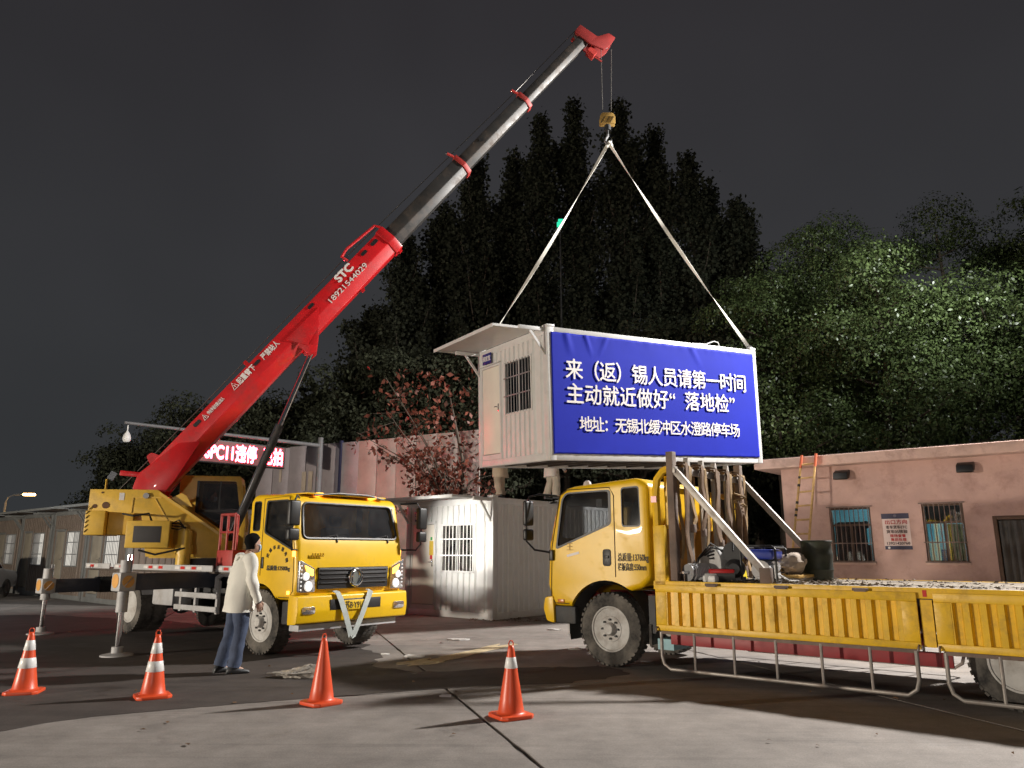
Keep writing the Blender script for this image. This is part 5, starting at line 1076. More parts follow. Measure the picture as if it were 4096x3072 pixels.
# headboard
hbd = MB().box(-1.02, -.96, -1.15, 1.15, 1.21, 1.90).build('headboard', mat('headboard_orange', (.45, .20, .02), .5, dirt=(.2, .09, .03), damt=.4), ft, bevel=.01)
for s in (-1, 1):
    MB().tube([(-.90, s * 1.18, 1.0), (-.90, s * 1.18, 2.40), (-.93, s * 1.18, 2.58), (-1.02, s * 1.17, 2.69), (-1.14, s * 1.16, 2.72)], .055, 8).build('corner_tube', YELW, hbd)
    MB().box(-1.03, -.86, s * 1.13, s * 1.235, .62, 1.95).build('corner_plate', YELW, hbd, bevel=.01)
    MB().box(-1.05, -.99, s * 1.02, s * 1.10, 1.9, 2.62).build('upright', YELW, hbd)
    MB().lathe([(.06, 0), (.06, .012), (0, .012)], (-.90, s * 1.236, 2.30), (0, s, 0), 4).build('reflector', RS, hbd)
MB().box(-1.03, -.98, -1.1, 1.1, 2.40, 2.48).build('cross_rail', YELW, hbd, bevel=.01)
for k in range(5): MB().box(-1.01, -.985, -.9 + k * .45, -.86 + k * .45, 1.9, 2.42).build('grille_bar', YELW, hbd)
posts = (1.19, .74, .28, -.14, -.58, -1.04)
for i, y in enumerate(posts):
    end = i in (0, 5); z1 = 2.94 if end else 2.90
    mb = MB()
    if end: mb.prism([(-.055, -.05), (.055, -.05), (.055, .05), (.04, .05), (.04, -.038), (-.04, -.038), (-.04, .05), (-.055, .05)], 'z', 1.22, z1); mb.xf(Matrix.Translation((-1.16, y, 0)) @ Matrix.Rotation(R(-90), 4, 'Z'))
    else:
        mb.prism([(-.05 + y, 1.22), (.05 + y, 1.22), (.05 + y, z1 - .10), (y + .02, z1), (y - .02, z1), (-.05 + y, z1 - .10)], 'x', -1.20, -1.13)
    mb.build('stake_post', RUST if end else WORN, hbd, bevel=.004)
MB().box(-1.25, -1.205, -1.1, 1.25, 2.64, 2.73).build('top_rail', WORN, hbd, bevel=.006)
for s, (y0, y1) in ((1, (1.20, 1.16)), (-1, (-1.06, -1.12))):
    a = Vector((-1.22, y0, 2.68)); b = Vector((-2.36, y1, 1.34)); MB().beam(a, b, .07, .085).build('brace', WORN, hbd, bevel=.006); MB().box(b.x - .09, b.x + .05, y1 - .05, y1 + .05, 1.205, 1.40).build('brace_foot', RUST, hbd, bevel=.008)

def wrinkle(mb, amp, sc, seed):
    mb.v = [tuple(Vector(p) + Vector((noise.noise(Vector(p) * sc + Vector((seed, 0, 0))), noise.noise(Vector(p) * sc + Vector((0, seed, 0))), .3 * noise.noise(Vector(p) * sc))) * amp) for p in mb.v]; return mb
# things on the flatbed : helper placing a thing in the truck's frame
FM = Matrix.Translation((2.057, 12.031, 0)) @ Matrix.Rotation(math.atan2(.64, -.77), 4, 'Z')
def on_bed(name, label, cat, x, y, z=1.205, rz=0., group=None):
    t = thing(name, label, cat, FM @ Vector((x, y, z)), math.atan2(.64, -.77) + rz, group); return t
WEB = mat('brown_webbing', (.20, .125, .075), .85, var=.25, scale=7, bump=.25, bscale=70); WEBY = mat('tan_webbing', (.34, .22, .10), .85, var=.25, scale=7, bump=.25, bscale=70)
rd = random.Random(21)
straps = [(1.00, 1.36, 1.75, .075, 0, 'dirty brown ratchet strap nearest the camera end of the headboard'), (.88, 1.95, 1.5, .06, 1, 'tan strap loop hanging beside the nearest headboard stake'), (.52, 1.9, 1.62, .07, 0, 'brown strap hanging left of the headboard middle'), (.42, 1.45, 1.9, .05, 1, 'narrow tan strap hanging over the generator'),
          (.06, 1.75, 1.55, .085, 0, 'wide brown strap draped over the middle headboard stake'), (-.02, 1.50, 1.7, .05, 0, 'thin brown strap tail hanging at the headboard middle'), (-.34, 1.62, 1.85, .08, 0, 'thick brown strap bundle right of the headboard middle'), (-.45, 1.4, 1.6, .055, 1, 'tan strap hanging down to the yellow hazard plate'),
          (-.78, 1.40, 1.5, .075, 0, 'long brown strap hanging near the far headboard stake'), (-.95, 1.30, 1.75, .06, 1, 'tan strap at the far end of the headboard')]
for i, (y, za, zb, wd, tanm, lb) in enumerate(straps):
    t = on_bed('ratchet_strap', lb, 'strap', 0, 0, 0, 0, 'straps draped over the headboard rail'); m = WEBY if tanm else WEB
    def dn(xo, z_end, ph): return [(xo - .02 * math.sin(k * .9 + ph), y + .05 * math.sin(k * .55 + ph) + .04 * (k / 8) * rd.uniform(-1, 1), 2.70 + (z_end - 2.70) * k / 8) for k in range(9)]
    fr = dn(-1.29, za, i * 1.3); bk = dn(-1.10, zb, i * 2.1)
    wd *= 1.35; ribbon(fr[::-1] + [(-1.29, y, 2.745), (-1.25, y, 2.775), (-1.19, y, 2.78), (-1.11, y, 2.75)] + bk, (0, 1, .15 * math.sin(i)), wd, .006).build('webbing', m, t)
    if i % 2 == 0:
        ribbon([(p[0] - .035, p[1] + .05, p[2] - .02) for p in fr[::-1]] + [(-1.31, y + .03, 2.79), (-1.2, y + .03, 2.81), (-1.09, y + .03, 2.76), (-1.08, y + .03, 2.3)], (0, 1, .2), wd * .8, .005).build('webbing', WEB, t)
    MB().box(-1.33, -1.27, fr[-1][1] - .04, fr[-1][1] + .04, za - .10, za + .01).build('hook_end', RUST, t, bevel=.01)
cl = on_bed('coiled_rope', 'coil of brown rope tied to the headboard right of its middle', 'rope', 0, 0, 0)
for k in range(5): MB().tube([(-1.33 - .02 * k, -.62 + .10 * math.cos(q) + .02 * k, 1.98 + .38 * math.sin(q) - .05 * k) for q in [j * math.pi / 10 for j in range(20)]], .016, 6, True).build('rope_loop', WEB, cl)
MB().tube([(-1.34 + .05 * math.cos(q), -.62 + .09 * math.cos(q), 2.22 + .02 * q) for q in [j * .5 for j in range(26)]], .015, 6).build('rope_wrap', WEBY, cl)
# generator
gen = on_bed('generator', 'blue tanked portable generator in a black tube frame on the flatbed', 'generator', -2.12, .55, rz=R(8))
fr_ = MB()
for y in (-.30, .30): fr_.tube([(-.22, y, 0), (-.22, y, .42), (-.18, y, .46), (.18, y, .46), (.22, y, .42), (.22, y, 0), (.18, y, -.0), (-.18, y, -.0)], .016, 8, True)
for x in (-.2, .2):
    for z in (.02, .44): fr_.cyl((x, -.3, z), (x, .3, z), .014, n=8)
fr_.build('frame', BLK, gen); GB = mat('generator_blue', (.03, .05, .30), .35, coat=.4)
MB().box(-.19, .19, -.27, .27, .29, .42).build('fuel_tank', GB, gen, bevel=.04, seg=3); MB().cyl((0, .05, .42), (0, .05, .445), .035).build('fuel_cap', BLK, gen)
MB().cyl((-.02, -.02, .16), (-.02, .28, .16), .12, n=20).build('alternator', LGREY, gen); MB().box(-.13, .13, -.26, -.04, .03, .26).build('engine_block', mat('engine_dark', (.05, .05, .05), .5), gen, bevel=.02)
for k in range(6): MB().box(-.15, .15, -.25 + k * .035, -.238 + k * .035, .10, .27).build('cooling_fin', STEEL, gen)
MB().cyl((-.17, -.2, .2), (-.17, .12, .2), .07, n=14).build('muffler', CHROME, gen); MB().box(-.205, -.18, .0, .24, .05, .22).build('control_panel', WHITE, gen, bevel=.005)
MB().tube([(-.2, .1, .1), (-.35, .2, .03), (-.42, .0, .02), (-.3, -.3, .02), (-.2, -.4, .02)], .012, 6).build('cable', WHITE, gen)
cpr = on_bed('air_compressor', 'black oily air compressor beside the blue generator', 'compressor', -1.78, .70, rz=R(20))
MB().lathe([(.0, -.26), (.07, -.26), (.12, -.22), (.13, -.1), (.13, .1), (.12, .22), (.07, .26), (0, .26)], (0, 0, .17), (0, 1, 0), 20).build('tank', BLK, cpr); MB().box(-.09, .09, -.14, .06, .28, .46).build('pump_head', MATS['engine_dark'], cpr, bevel=.02); MB().lathe([(.14, -.02), (.14, .02)], (.0, .12, .38), (0, 1, 0), 20).build('flywheel', MATS['engine_dark'], cpr)
MB().tube([(0, -.2, .42), (0, -.1, .52), (0, .15, .52), (0, .22, .40)], .014, 6).build('handle', BLK, cpr)
for y in (-.2, .2): MB().box(-.12, .12, y - .02, y + .02, 0, .06).build('foot', BLK, cpr)
jug = on_bed('machine_cover', 'grey white plastic machine cover with tangled black cables on the flatbed', 'machine', -1.50, .62, rz=R(-15))
MB().prism(rpoly([(-.22, .0), (.22, .0), (.20, .30), (.02, .46), (-.14, .44), (-.22, .3)], .05), 'y', -.20, .20).build('shell', mat('dirty_white', (.45, .45, .44), .5, dirt=(.15, .14, .13), damt=.5), jug, bevel=.03)
for k in range(5): MB().tube([(-.25 + .02 * k, .2 - .1 * k, .4), (-.1, .24, .5 - .05 * k), (.15, .22 - .03 * k, .3), (.25, .1 + .04 * k, .08 + .03 * k), (.1 + .05 * k, .26, .03)], .013, 6).build('cable', BLK, jug)
rb_ = on_bed('red_pump', 'small red and white pump lying in front of the machine cover', 'pump', -1.72, 1.0, rz=R(30))
MB().box(-.16, .16, -.08, .08, .10, .17).build('casing', mat('bright_red', (.5, .02, .02), .4), rb_, bevel=.02); MB().cyl((-.16, 0, .09), (.10, 0, .09), .085, n=16).build('motor', MATS['engine_dark'], rb_); MB().box(.05, .22, -.09, .09, .0, .12).build('volute', MATS['dirty_white'], rb_, bevel=.03)
mt = on_bed('electric_motor', 'grey electric motor lying by the near headboard stake', 'motor', -1.38, 1.02, rz=R(70))
MB().cyl((-.16, 0, .12), (.16, 0, .12), .11, n=20).build('body', STEEL, mt)
for k in range(9): MB().lathe([(.122, -.006), (.122, .006)], (-.13 + k * .03, 0, .12), (1, 0, 0), 20).build('cooling_fin', LGREY, mt)
MB().box(-.12, .12, -.10, .10, 0, .03).build('base', BLK, mt); MB().cyl((.16, 0, .12), (.24, 0, .12), .02).build('shaft', CHROME, mt)
wb = on_bed('white_tool', 'small white plastic tool lying near the bed edge', 'tool', -1.62, 1.12, rz=R(-10)); MB().box(-.10, .10, -.05, .05, .0, .09).build('casing', WHITE, wb, bevel=.025); MB().beam((.08, 0, .06), (.2, .02, .03), .03, .03).build('grip', BLK, wb)
pp = on_bed('steel_pipe', 'short square steel tube lying at the foot of the headboard', 'pipe', -1.22, 1.05, rz=R(95))
MB().box(-.16, .16, -.06, -.048, 0, .12).box(-.16, .16, .048, .06, 0, .12).box(-.16, .16, -.048, .048, 0, .012).box(-.16, .16, -.048, .048, .108, .12).build('tube', RUST, pp); MB().box(-.168, -.16, -.07, .07, 0, .13).build('flange', WORN, pp)
sk = on_bed('canvas_sack', 'pale crumpled sack on a yellow board between the generator and the drum', 'sack', -2.30, .02, 1.30)
def sack(a, b):
    t = 2 * math.pi * a; ph = math.pi * b; p = Vector((math.cos(t) * math.sin(ph), math.sin(t) * math.sin(ph), -math.cos(ph))); r = 1 + .22 * noise.noise(p * 2 + Vector((3, 1, 1))) + .1 * noise.noise(p * 6); return (.17 * p.x * r, .27 * p.y * r, max(.0, .13 + .15 * p.z * r))
MB().grid(sack, 30, 16).build('cloth', mat('sack_cloth', (.42, .34, .27), .85, var=.15, bump=.3, bscale=30), sk); MB().tube([(.0, -.2, .2), (.02, -.32, .14), (.0, -.34, .06)], .03, 7).build('tied_neck', MATS['sack_cloth'], sk)
bd_ = on_bed('timber_board', 'yellow painted board under the pale sack', 'board', -2.30, .0, 1.205); MB().box(-.2, .2, -.36, .36, .05, .09).build('top_board', mat('yellow_board', (.62, .38, .10), .6), bd_, bevel=.004); MB().box(-.18, .18, -.40, .40, 0, .048).build('lower_board', PLANKM, bd_, bevel=.004)
dm = on_bed('oil_drum', 'dark green dented oil drum standing on the flatbed deck', 'drum', -2.50, -.40)
wrinkle(MB().lathe([(.0, 0), (.17, 0), (.19, .02), (.195, .12), (.205, .15), (.195, .18), (.20, .33), (.208, .36), (.20, .39), (.20, .50), (.21, .53), (.195, .535), (.185, .48), (0, .47)], n=30), .016, 6, 3.).build('body', mat('drum_green', (.014, .020, .011), .55, var=.5, scale=7, dirt=(.05, .04, .02), damt=.5, bump=.2, bscale=6), dm); MB().tube([(.20 * math.cos(q), .20 * math.sin(q), .53) for q in [k * math.pi / 12 for k in range(24)]], .014, 6, True).build('rolled_rim', MATS['drum_green'], dm)
cr2 = on_bed('crate', 'dark wooden crate behind the oil drum', 'crate', -2.15, -.72)
for k in range(4):
    z = .02 + k * .11
    MB().box(-.28, .28, -.24, -.22, z, z + .09).box(-.28, .28, .22, .24, z, z + .09).build('slat', mat('dark_wood', (.06, .045, .035), .8), cr2); MB().box(-.28, -.26, -.22, .22, z, z + .09).box(.26, .28, -.22, .22, z, z + .09).build('slat', MATS['dark_wood'], cr2)
MB().box(-.26, .26, -.22, .22, 0, .018).build('bottom', MATS['dark_wood'], cr2)
HZ = mat('hazard_yellow', (.75, .60, .02), .4); hz = on_bed('hazard_plate', 'bright yellow plate leaning inside the headboard behind the generator', 'plate', -1.40, -.45, rz=0); MB().box(-.006, .006, -.13, .13, 0, .62).xf(Matrix.Rotation(R(10), 4, 'Y')).build('plate', HZ, hz)
# leaves and twigs on the deck
mb = MB()
for k in range(900):
    x = -1.0 - abs(rd.gauss(0, 2.0)) if k % 3 else rd.uniform(-6.5, -1); y = 1.16 - abs(rd.gauss(0, .30)) if k % 2 else rd.uniform(-1.1, 1.15); x = max(-7.4, x)
    s = rd.uniform(.012, .045); t = rd.random() * 6.28; c_, s_ = math.cos(t) * s, math.sin(t) * s; z = 1.212; q = FM @ Vector((x, y, z))
    mb.add([(q.x - c_, q.y - s_, z), (q.x + s_ * .5, q.y - c_ * .5, z + rd.random() * .025), (q.x + c_, q.y + s_, z + .006), (q.x - s_ * .5, q.y + c_ * .5, z + rd.random() * .025)], [(0, 1, 2, 3)])
for k in range(40):
    q = FM @ Vector((-2.6 + rd.gauss(0, .3), .75 + rd.gauss(0, .2), 1.22)); d = Vector((rd.gauss(0, 1), rd.gauss(0, 1), rd.uniform(0, .5))).normalized() * rd.uniform(.08, .3); mb.cyl(q, q + d, .004, .002, n=4)
dl = mb.build('deck_litter', mat('deck_leaf', (.10, .07, .04), .8, var=.3, island=.6), smooth=False); dl['kind'] = 'stuff'; tag(dl, 'dry leaves and twigs scattered over the flatbed deck', 'leaves')

# ================================================================== TRAFFIC CONES
ORA = mat('cone_orange', (.74, .085, .025), .38, var=.06, dirt=(.40, .07, .03), damt=.15); BAND = mat('cone_band', (.80, .80, .79), .35, var=.04, dirt=(.6, .6, .58), damt=.15)
def cone(x, y, rz, bands, label, loop=True):
    t = thing('traffic_cone', label, 'traffic cone', (x, y, 0), rz, 'orange traffic cones in front of the trucks', .86); H = .78; r0 = .155; r1 = .032
    rad = lambda z: r0 + (r1 - r0) * (z - .045) / (H - .045)
    MB().lathe([(.19, .04), (.165, .05), (rad(.07), .07)] + [(rad(z), z) for z in (.2, .4, .6, .74)] + [(r1 * .9, H), (r1 * .6, H + .005), (r1 * .55, H - .03), (0, H - .03)], n=32).build('cone_body', ORA, t, ang=50)
    b = .215; c = .06; MB().prism([(-b, -b + c), (-b + c, -b), (b - c, -b), (b, -b + c), (b, b - c), (b - c, b), (-b + c, b), (-b, b - c)], 'z', .0, .045).build('base', ORA, t, bevel=.012)
    if loop: MB().tube([(-.028, 0, H - .01), (-.03, 0, H + .03), (-.015, 0, H + .055), (.015, 0, H + .055), (.03, 0, H + .03), (.028, 0, H - .01)], .008, 6).build('top_loop', ORA, t)
    for z0, z1 in bands: MB().lathe([(rad(z0) + .001, z0), (rad(z0) + .0035, z0 + .003), (rad(z1) + .0035, z1 - .003), (rad(z1) + .001, z1)], n=32).build('reflective_band', BAND, t, ang=50)
cone(-5.64, 9.28, R(15), ((.325, .455), (.55, .68)), 'orange cone with two white bands, at the left edge of the photo'); cone(-4.03, 9.01, R(33), ((.325, .455), (.55, .68)), 'orange cone with two white bands, nearest the man in the white jacket')
cone(-2.05, 8.65, R(48), (), 'plain orange cone without bands in front of the crane truck'); cone(-.01, 7.99, R(30), ((.535, .655),), 'orange cone with one white band, nearest the camera')

# ================================================================== PEOPLE
SKIN = mat('skin', (.42, .25, .18), .55, var=.06); HAIR = mat('hair_black', (.004, .004, .004), .8, spec=.1, var=.2, bump=.4, bscale=60)
def crm(pts, n):
    pts = [Vector(p) for p in pts]; out = []; m = len(pts)
    for i in range(m - 1):
        a, b, c, d = pts[max(i - 1, 0)], pts[i], pts[i + 1], pts[min(i + 2, m - 1)]
        for k in range(n):
            t = k / n; out.append(.5 * ((2 * b) + (c - a) * t + (2 * a - 5 * b + 4 * c - d) * t * t + (3 * b - a - 3 * c + d) * t ** 3))
    return out + [pts[-1]]
def lerpr(rs, n):
    out = []
    for i in range(len(rs) - 1):
        for k in range(n): out.append(rs[i] + (rs[i + 1] - rs[i]) * k / n)
    return out + [rs[-1]]
def skin_body(vs, es):
    me = bpy.data.meshes.new('sk'); me.from_pydata([v[0] for v in vs], es, []); o = bpy.data.objects.new('sk', me); col.objects.link(o)
    o.modifiers.new('s', 'SKIN'); 
    for i, v in enumerate(vs): me.skin_vertices[0].data[i].radius = (v[1], v[1]); me.skin_vertices[0].data[i].use_root = (i == 0)
    sb = o.modifiers.new('u', 'SUBSURF'); sb.levels = 2; sb.render_levels = 2
    dg = bpy.context.evaluated_depsgraph_get(); r = bpy.data.meshes.new_from_object(o.evaluated_get(dg)); bpy.data.objects.remove(o); return r
def head_rings(c, yaw, pitch, grow=1.):
    M = Matrix.Translation(c) @ Matrix.Rotation(yaw, 4, 'Z') @ Matrix.Rotation(pitch, 4, 'Y'); rings = []
    for z, rx, ry, xo in ((-.125, .02, .02, .045), (-.12, .045, .038, .04), (-.095, .070, .055, .025), (-.06, .085, .066, .012), (-.02, .094, .073, .002), (.02, .098, .077, -.004), (.06, .094, .075, -.008), (.09, .078, .064, -.010), (.112, .05, .042, -.010), (.122, .015, .012, -.010)):
        ring = []
        for k in range(20):
            t = 2 * math.pi * k / 20; x = rx * grow * math.cos(t) + xo; y = ry * grow * math.sin(t)
            if k == 0 and -.07 < z < .0: x += .022 if z < -.03 else .010
            ring.append(tuple(M @ Vector((x, y, z * grow))))
        rings.append(ring)
    return rings, M
def hand(mb, wrist, d, out, curl=.6):
    d = Vector(d).normalized(); out = Vector(out).normalized(); f = d.cross(out).normalized()
    for k, (o_, ln) in enumerate(((-.033, .072), (-.011, .082), (.011, .078), (.032, .062))):
        b = wrist + d * .085 + f * o_; p1 = b + d * ln * .5 - out * ln * .12 * curl; p2 = p1 + d * ln * .30 - out * ln * .35 * curl; p3 = p2 + d * ln * .12 - out * ln * .35 * curl
        mb.tube([wrist + d * .05 + f * o_ * .8, b, p1, p2, p3], [.010, .0105, .0095, .0085, .006], 7)
    b = wrist + d * .03 - f * .035; mb.tube([wrist + d * .015 - f * .02, b, b + d * .035 - f * .022 - out * .01, b + d * .062 - f * .022 - out * .022], [.013, .013, .011, .007], 7)
    vs = []
    for t, w_, h_ in ((0, .027, .020), (.03, .036, .018), (.07, .043, .016), (.092, .041, .013)):
        c = wrist + d * t; vs.append([tuple(c + f * (w_ * math.cos(a)) + out * (h_ * math.sin(a))) for a in [k * math.pi / 6 for k in range(12)]])
    mb.loft(vs)
def person(label, loc, rz, J, top, legs, shoe, scale=1., hair=True, mask=None, head_yaw=0., head_pitch=0., jacket_len=.18, glove=None, group=None, leg_w=1.):
    t = thing('person', label, 'person', loc, rz, group, scale); V = lambda k: Vector(J[k])
    names = ['pelvis', 'chest', 'neck', 'headb', 'shR', 'elR', 'wrR', 'shL', 'elL', 'wrL', 'hipR', 'knR', 'anR', 'hipL', 'knL', 'anL', 'toR', 'toL']
    rad = dict(pelvis=.10, chest=.105, neck=.05, headb=.05, shR=.045, elR=.045, wrR=.030, shL=.045, elL=.045, wrL=.030, hipR=.095, knR=.062, anR=.042, hipL=.095, knL=.062, anL=.042, toR=.03, toL=.03)
    ix = {n: i for i, n in enumerate(names)}; E_ = [('pelvis', 'chest'), ('chest', 'neck'), ('neck', 'headb'), ('chest', 'shR'), ('shR', 'elR'), ('elR', 'wrR'), ('chest', 'shL'), ('shL', 'elL'), ('elL', 'wrL'), ('pelvis', 'hipR'), ('hipR', 'knR'), ('knR', 'anR'), ('pelvis', 'hipL'), ('hipL', 'knL'), ('knL', 'anL'), ('anR', 'toR'), ('anL', 'toL')]
    me = skin_body([(J[n], rad[n]) for n in names], [(ix[a], ix[b]) for a, b in E_])
    ex = MB(); rings, HM = head_rings(V('head'), head_yaw, head_pitch); ex.loft(rings)
    for s in (-1, 1): ex.sphere(HM @ Vector((-.012, s * .078, -.015)), .028, 8, 6, (.7, .35, 1.1))
    for sd in ('R', 'L'):
        d = (V('wr' + sd) - V('el' + sd)).normalized(); out = Vector((0, -1 if sd == 'R' else 1, 0)); out = (out - d * out.dot(d)).normalized(); hand(ex, V('wr' + sd), d, out)
    bm = bmesh.new(); bm.from_mesh(me); vs = [bm.verts.new(p) for p in ex.v]
    for f in ex.f: 
        try: bm.faces.new([vs[i] for i in f])
        except ValueError: pass
    bmesh.ops.recalc_face_normals(bm, faces=bm.faces); bm.to_mesh(me); bm.free(); me.materials.clear(); body = link('body', me, SKIN, t, ang=60)
    for s in (-1, 1): MB().sphere(HM @ Vector((.083, s * .032, .0)), .012, 8, 6).build('eye', mat('eye_dark', (.02, .015, .012), .2), t)
    if hair:
        r2, _ = head_rings(V('head'), head_yaw, head_pitch, 1.15); hb_ = MB(); hinv = HM.inverted()
        hb_.loft([[tuple(HM @ Vector((min(q.x, .055 if q.z > .045 else (.0 if q.z > -.0 else -.03)), q.y, max(q.z, -.07)))) for q in [hinv @ Vector(p) for p in r]] for r in r2[3:]]); wrinkle(hb_, .018, 22, 3).build('hair', HAIR, t)
    if mask:
        mk = MB(); mk.grid(lambda a, b: tuple(HM @ Vector((.104 + .016 * math.sin(b * 3.1) - .055 * (2 * a - 1) ** 2 - .02 * (1 - b) * .6, (2 * a - 1) * .070, -.105 + b * .085))), 8, 6).build('face_mask', mask, t)
        for s in (-1, 1): MB().tube([HM @ Vector((.05, s * .072, -.03)), HM @ Vector((-.01, s * .084, .0))], .003, 4).build('mask_loop', mask, t)
    # trousers
    tr = MB()
    for sd in ('R', 'L'):
        P = crm([V('hip' + sd) + Vector((0, 0, .07)), V('hip' + sd) - Vector((0, 0, .06)), V('kn' + sd), V('an' + sd) + Vector((0, 0, .0))], 6); tr.tube(P, lerpr([.10 * leg_w, .112 * leg_w, .085 * leg_w, .076 * leg_w], 6), 14)
    c0 = V('pelvis'); rings = []
    for dz, rx, ry in ((-.13, .115, .175), (-.05, .125, .18), (.03, .12, .17), (.10, .115, .16)): rings.append([(c0.x + rx * math.cos(a), c0.y + ry * math.sin(a), c0.z + dz) for a in [k * math.pi / 9 for k in range(18)]])
    tr.loft(rings); wrinkle(tr, .026, 8, 1.7); wrinkle(tr, .011, 21, 4.1).build('trousers', legs, t, ang=60)
    # jacket
    jk = MB(); cp, cc, cn_ = V('pelvis'), V('chest'), V('neck'); rings = []
    for f, rx, ry in ((-1, .195, .245), (-.55, .185, .235), (0, .175, .225), (.35, .168, .218), (.7, .165, .225), (1., .150, .222), (1.28, .115, .185), (1.45, .080, .10)):
        c = cp + Vector((0, 0, 0)) + (cc - cp) * f if f >= 0 else cp + Vector((0, 0, jacket_len * f * 1.0)); 
        if f > 1: c = cc.lerp(cn_, (f - 1) / .5)
        rings.append([(c.x + rx * math.cos(a), c.y + ry * math.sin(a), c.z) for a in [k * math.pi / 12 for k in range(24)]])
    jk.loft(rings)
    for sd in ('R', 'L'):
        P = crm([V('sh' + sd).lerp(cc, .25) + Vector((0, 0, .02)), V('sh' + sd), V('el' + sd), V('wr' + sd)], 7); jk.tube(P, lerpr([.085, .088, .072, .056], 7), 14)
    jk.tube([(cn_.x + .072 * math.cos(a), cn_.y + .068 * math.sin(a), cn_.z - .025 + .02 * -math.cos(a)) for a in [k * math.pi / 8 for k in range(16)]], .032, 8, True)
    wrinkle(jk, .030, 6, 2.2); wrinkle(jk, .013, 17, 5.2).build('jacket', top, t, ang=60)
    for sd in ('R', 'L'):
        dw = (V('wr' + sd) - V('el' + sd)).normalized(); MB().cyl(V('wr' + sd) - dw * .02, V('wr' + sd) + dw * .025, .045, .043, n=14).build('cuff', mat('dark_cuff', (.02, .02, .022), .8), t)
    if glove:
        for sd in ('R', 'L'): MB().sphere(V('wr' + sd) + (V('wr' + sd) - V('el' + sd)).normalized() * .06, .05, 10, 8).build('glove', glove, t)
    for sd in ('R', 'L'):
        a = V('an' + sd); d = (V('to' + sd) - a); d.z = 0; d.normalize(); s_ = d.cross(Vector((0, 0, 1))); z0 = a.z - .085; rings = []
        for x, w_, h_ in ((-.085, .028, .05), (-.07, .040, .085), (-.02, .043, .105), (.05, .045, .085), (.11, .048, .06), (.165, .044, .048), (.195, .026, .032)):
            c = a + d * x; rings.append([tuple(Vector((c.x, c.y, z0 + h_ / 2)) + s_ * (w_ * math.cos(q)) + Vector((0, 0, h_ / 2 * max(-.98, math.sin(q) * 1.0)))) for q in [k * math.pi / 6 for k in range(12)]])
        MB().loft(rings).build('shoe', shoe, t, ang=50)
    return t
JEAN = mat('jeans_blue', (.055, .075, .13), .85, var=.2, scale=9, bump=.3, bscale=60); CREAM = mat('cream_jacket', (.70, .69, .63), .8, var=.05, bump=.15, bscale=30); SHOE = mat('dark_shoe', (.06, .065, .07), .5, var=.3)
MASK = mat('mask_blue', (.42, .55, .68), .8)
man = dict(pelvis=(.05, 0, .94), chest=(.09, 0, 1.30), neck=(.11, 0, 1.47), headb=(.14, 0, 1.55), head=(.175, 0, 1.625), shR=(.09, -.19, 1.41), elR=(.10, -.275, 1.13), wrR=(.20, -.245, .895), shL=(.09, .19, 1.41), elL=(.05, .26, 1.13), wrL=(.15, .24, .90),
           hipR=(.05, -.09, .91), knR=(.05, -.10, .50), anR=(.0, -.10, .09), toR=(.13, -.12, .03), hipL=(.05, .09, .91), knL=(.0, .11, .50), anL=(-.10, .11, .09), toL=(.03, .13, .03))
person('man in a cream jacket and blue jeans standing beside the crane truck, seen from behind', (-3.78, 10.72, 0), R(38), man, CREAM, JEAN, SHOE, 1.05, mask=MASK, head_yaw=R(14), head_pitch=R(-6))
BEI = mat('beige_work_jacket', (.52, .44, .33), .85, var=.1); BEIP = mat('beige_trousers', (.42, .35, .27), .85, var=.12); WHJ = mat('white_work_jacket', (.66, .62, .58), .8, var=.06); GRP = mat('grey_beige_trousers', (.46, .42, .35), .85, var=.12)
GLV = mat('grey_glove', (.3, .28, .27), .8)
w1 = dict(pelvis=(.0, 0, .82), chest=(.10, 0, 1.16), neck=(.17, 0, 1.32), headb=(.22, 0, 1.38), head=(.27, 0, 1.45), shR=(.11, -.19, 1.25), elR=(.26, -.24, 1.05), wrR=(.42, -.16, 1.18), shL=(.11, .19, 1.25), elL=(.26, .24, 1.05), wrL=(.42, .16, 1.18),
          hipR=(.0, -.09, .79), knR=(.05, -.09, .45), anR=(.01, -.10, .09), toR=(.16, -.13, .03), hipL=(.0, .09, .79), knL=(.01, .09, .45), anL=(-.05, .10, .09), toL=(.06, .15, .03))
person('worker in beige standing on the lower cabin roof below the hanging cabin door', (-.30, 19.30, 2.90), R(150), w1, BEI, BEIP, SHOE, 1.0, group='workers on the cabin roof', jacket_len=.28, leg_w=1.22)
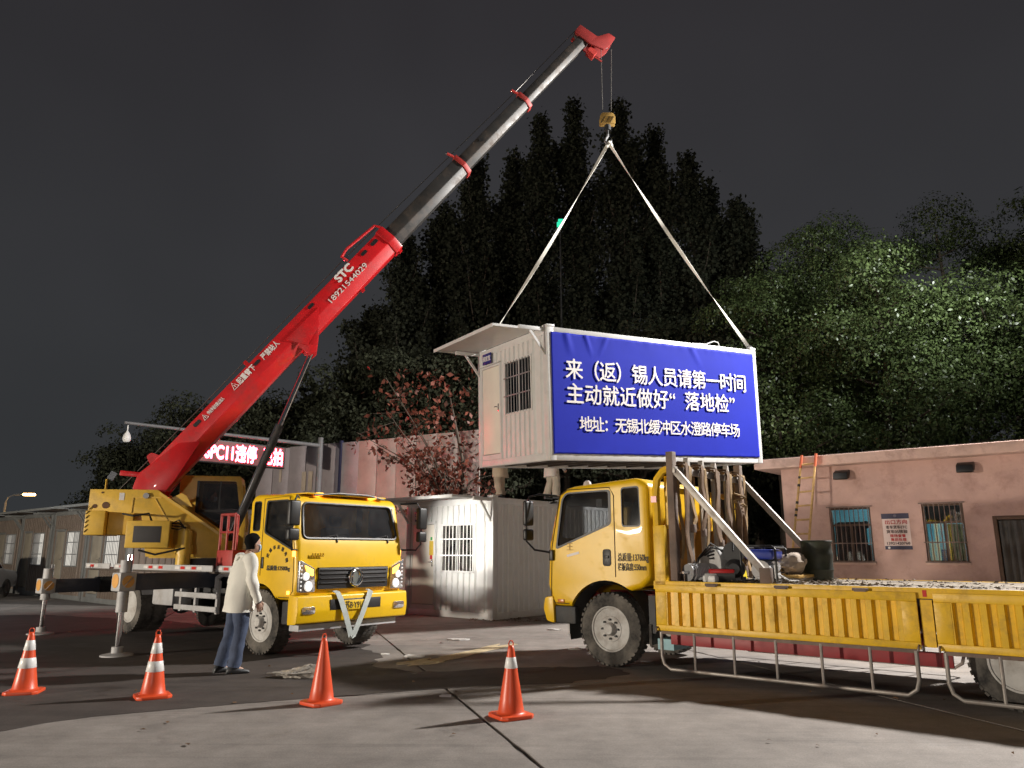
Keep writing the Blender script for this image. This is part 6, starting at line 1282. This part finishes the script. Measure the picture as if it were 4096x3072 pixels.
w2 = dict(pelvis=(.0, 0, .84), chest=(.08, 0, 1.19), neck=(.12, 0, 1.35), headb=(.15, 0, 1.42), head=(.19, 0, 1.49), shR=(.07, -.19, 1.28), elR=(.06, -.29, 1.0), wrR=(.20, -.28, .80), shL=(.07, .19, 1.28), elL=(.12, .27, 1.02), wrL=(.30, .22, .92),
          hipR=(.0, -.09, .81), knR=(.09, -.09, .46), anR=(.07, -.10, .09), toR=(.24, -.13, .03), hipL=(.0, .09, .81), knL=(.0, .09, .45), anL=(-.10, .10, .09), toL=(-.02, .14, .03))
person('worker in a white jacket on the lower cabin roof, nearer the flatbed cab', (1.02, 19.45, 2.90), R(20), w2, WHJ, GRP, SHOE, 1.0, glove=GLV, group='workers on the cabin roof', jacket_len=.28, leg_w=1.22)
op = dict(pelvis=(0, 0, .55), chest=(.02, 0, .90), neck=(.04, 0, 1.06), headb=(.06, 0, 1.13), head=(.09, 0, 1.20), shR=(.02, -.18, 1.0), elR=(.12, -.24, .76), wrR=(.32, -.2, .74), shL=(.02, .18, 1.0), elL=(.12, .24, .76), wrL=(.32, .2, .74),
          hipR=(.03, -.09, .53), knR=(.42, -.11, .55), anR=(.46, -.11, .13), toR=(.58, -.11, .06), hipL=(.03, .09, .53), knL=(.42, .11, .55), anL=(.46, .11, .13), toL=(.58, .11, .06))
opw = ct.matrix_world @ SSM @ Vector((-.22, .93, 1.62))
person('crane operator in dark clothes and mask seated inside the slewing cab', tuple(opw), R(13.7), op, mat('dark_jacket', (.03, .03, .035), .8), mat('dark_trousers', (.03, .03, .03), .8), SHOE, .95, mask=MASK)
# unseen work lamp added behind the crane cab, assumed from the ground cabin's glare
wl = Vector((-1.55, .62, 2.30))
MB().box(wl.x - .06, wl.x + .06, wl.y - .05, wl.y + .05, wl.z - .07, wl.z + .07).cyl((wl.x, wl.y, 1.27), (wl.x, wl.y, wl.z - .07), .02).build('assumed_work_lamp', BLK, ct)
LW = ct.matrix_world @ Vector((wl.x, wl.y, wl.z)); tgt = Vector((-1.22, 19.22, 1.85)); dirv = (tgt - LW).normalized()
lamp('assumed_work_lamp_light', 'SPOT', LW + dirv * .14, 2600, (1, .96, .88), .06, tgt, 34).data.spot_blend = 1.0
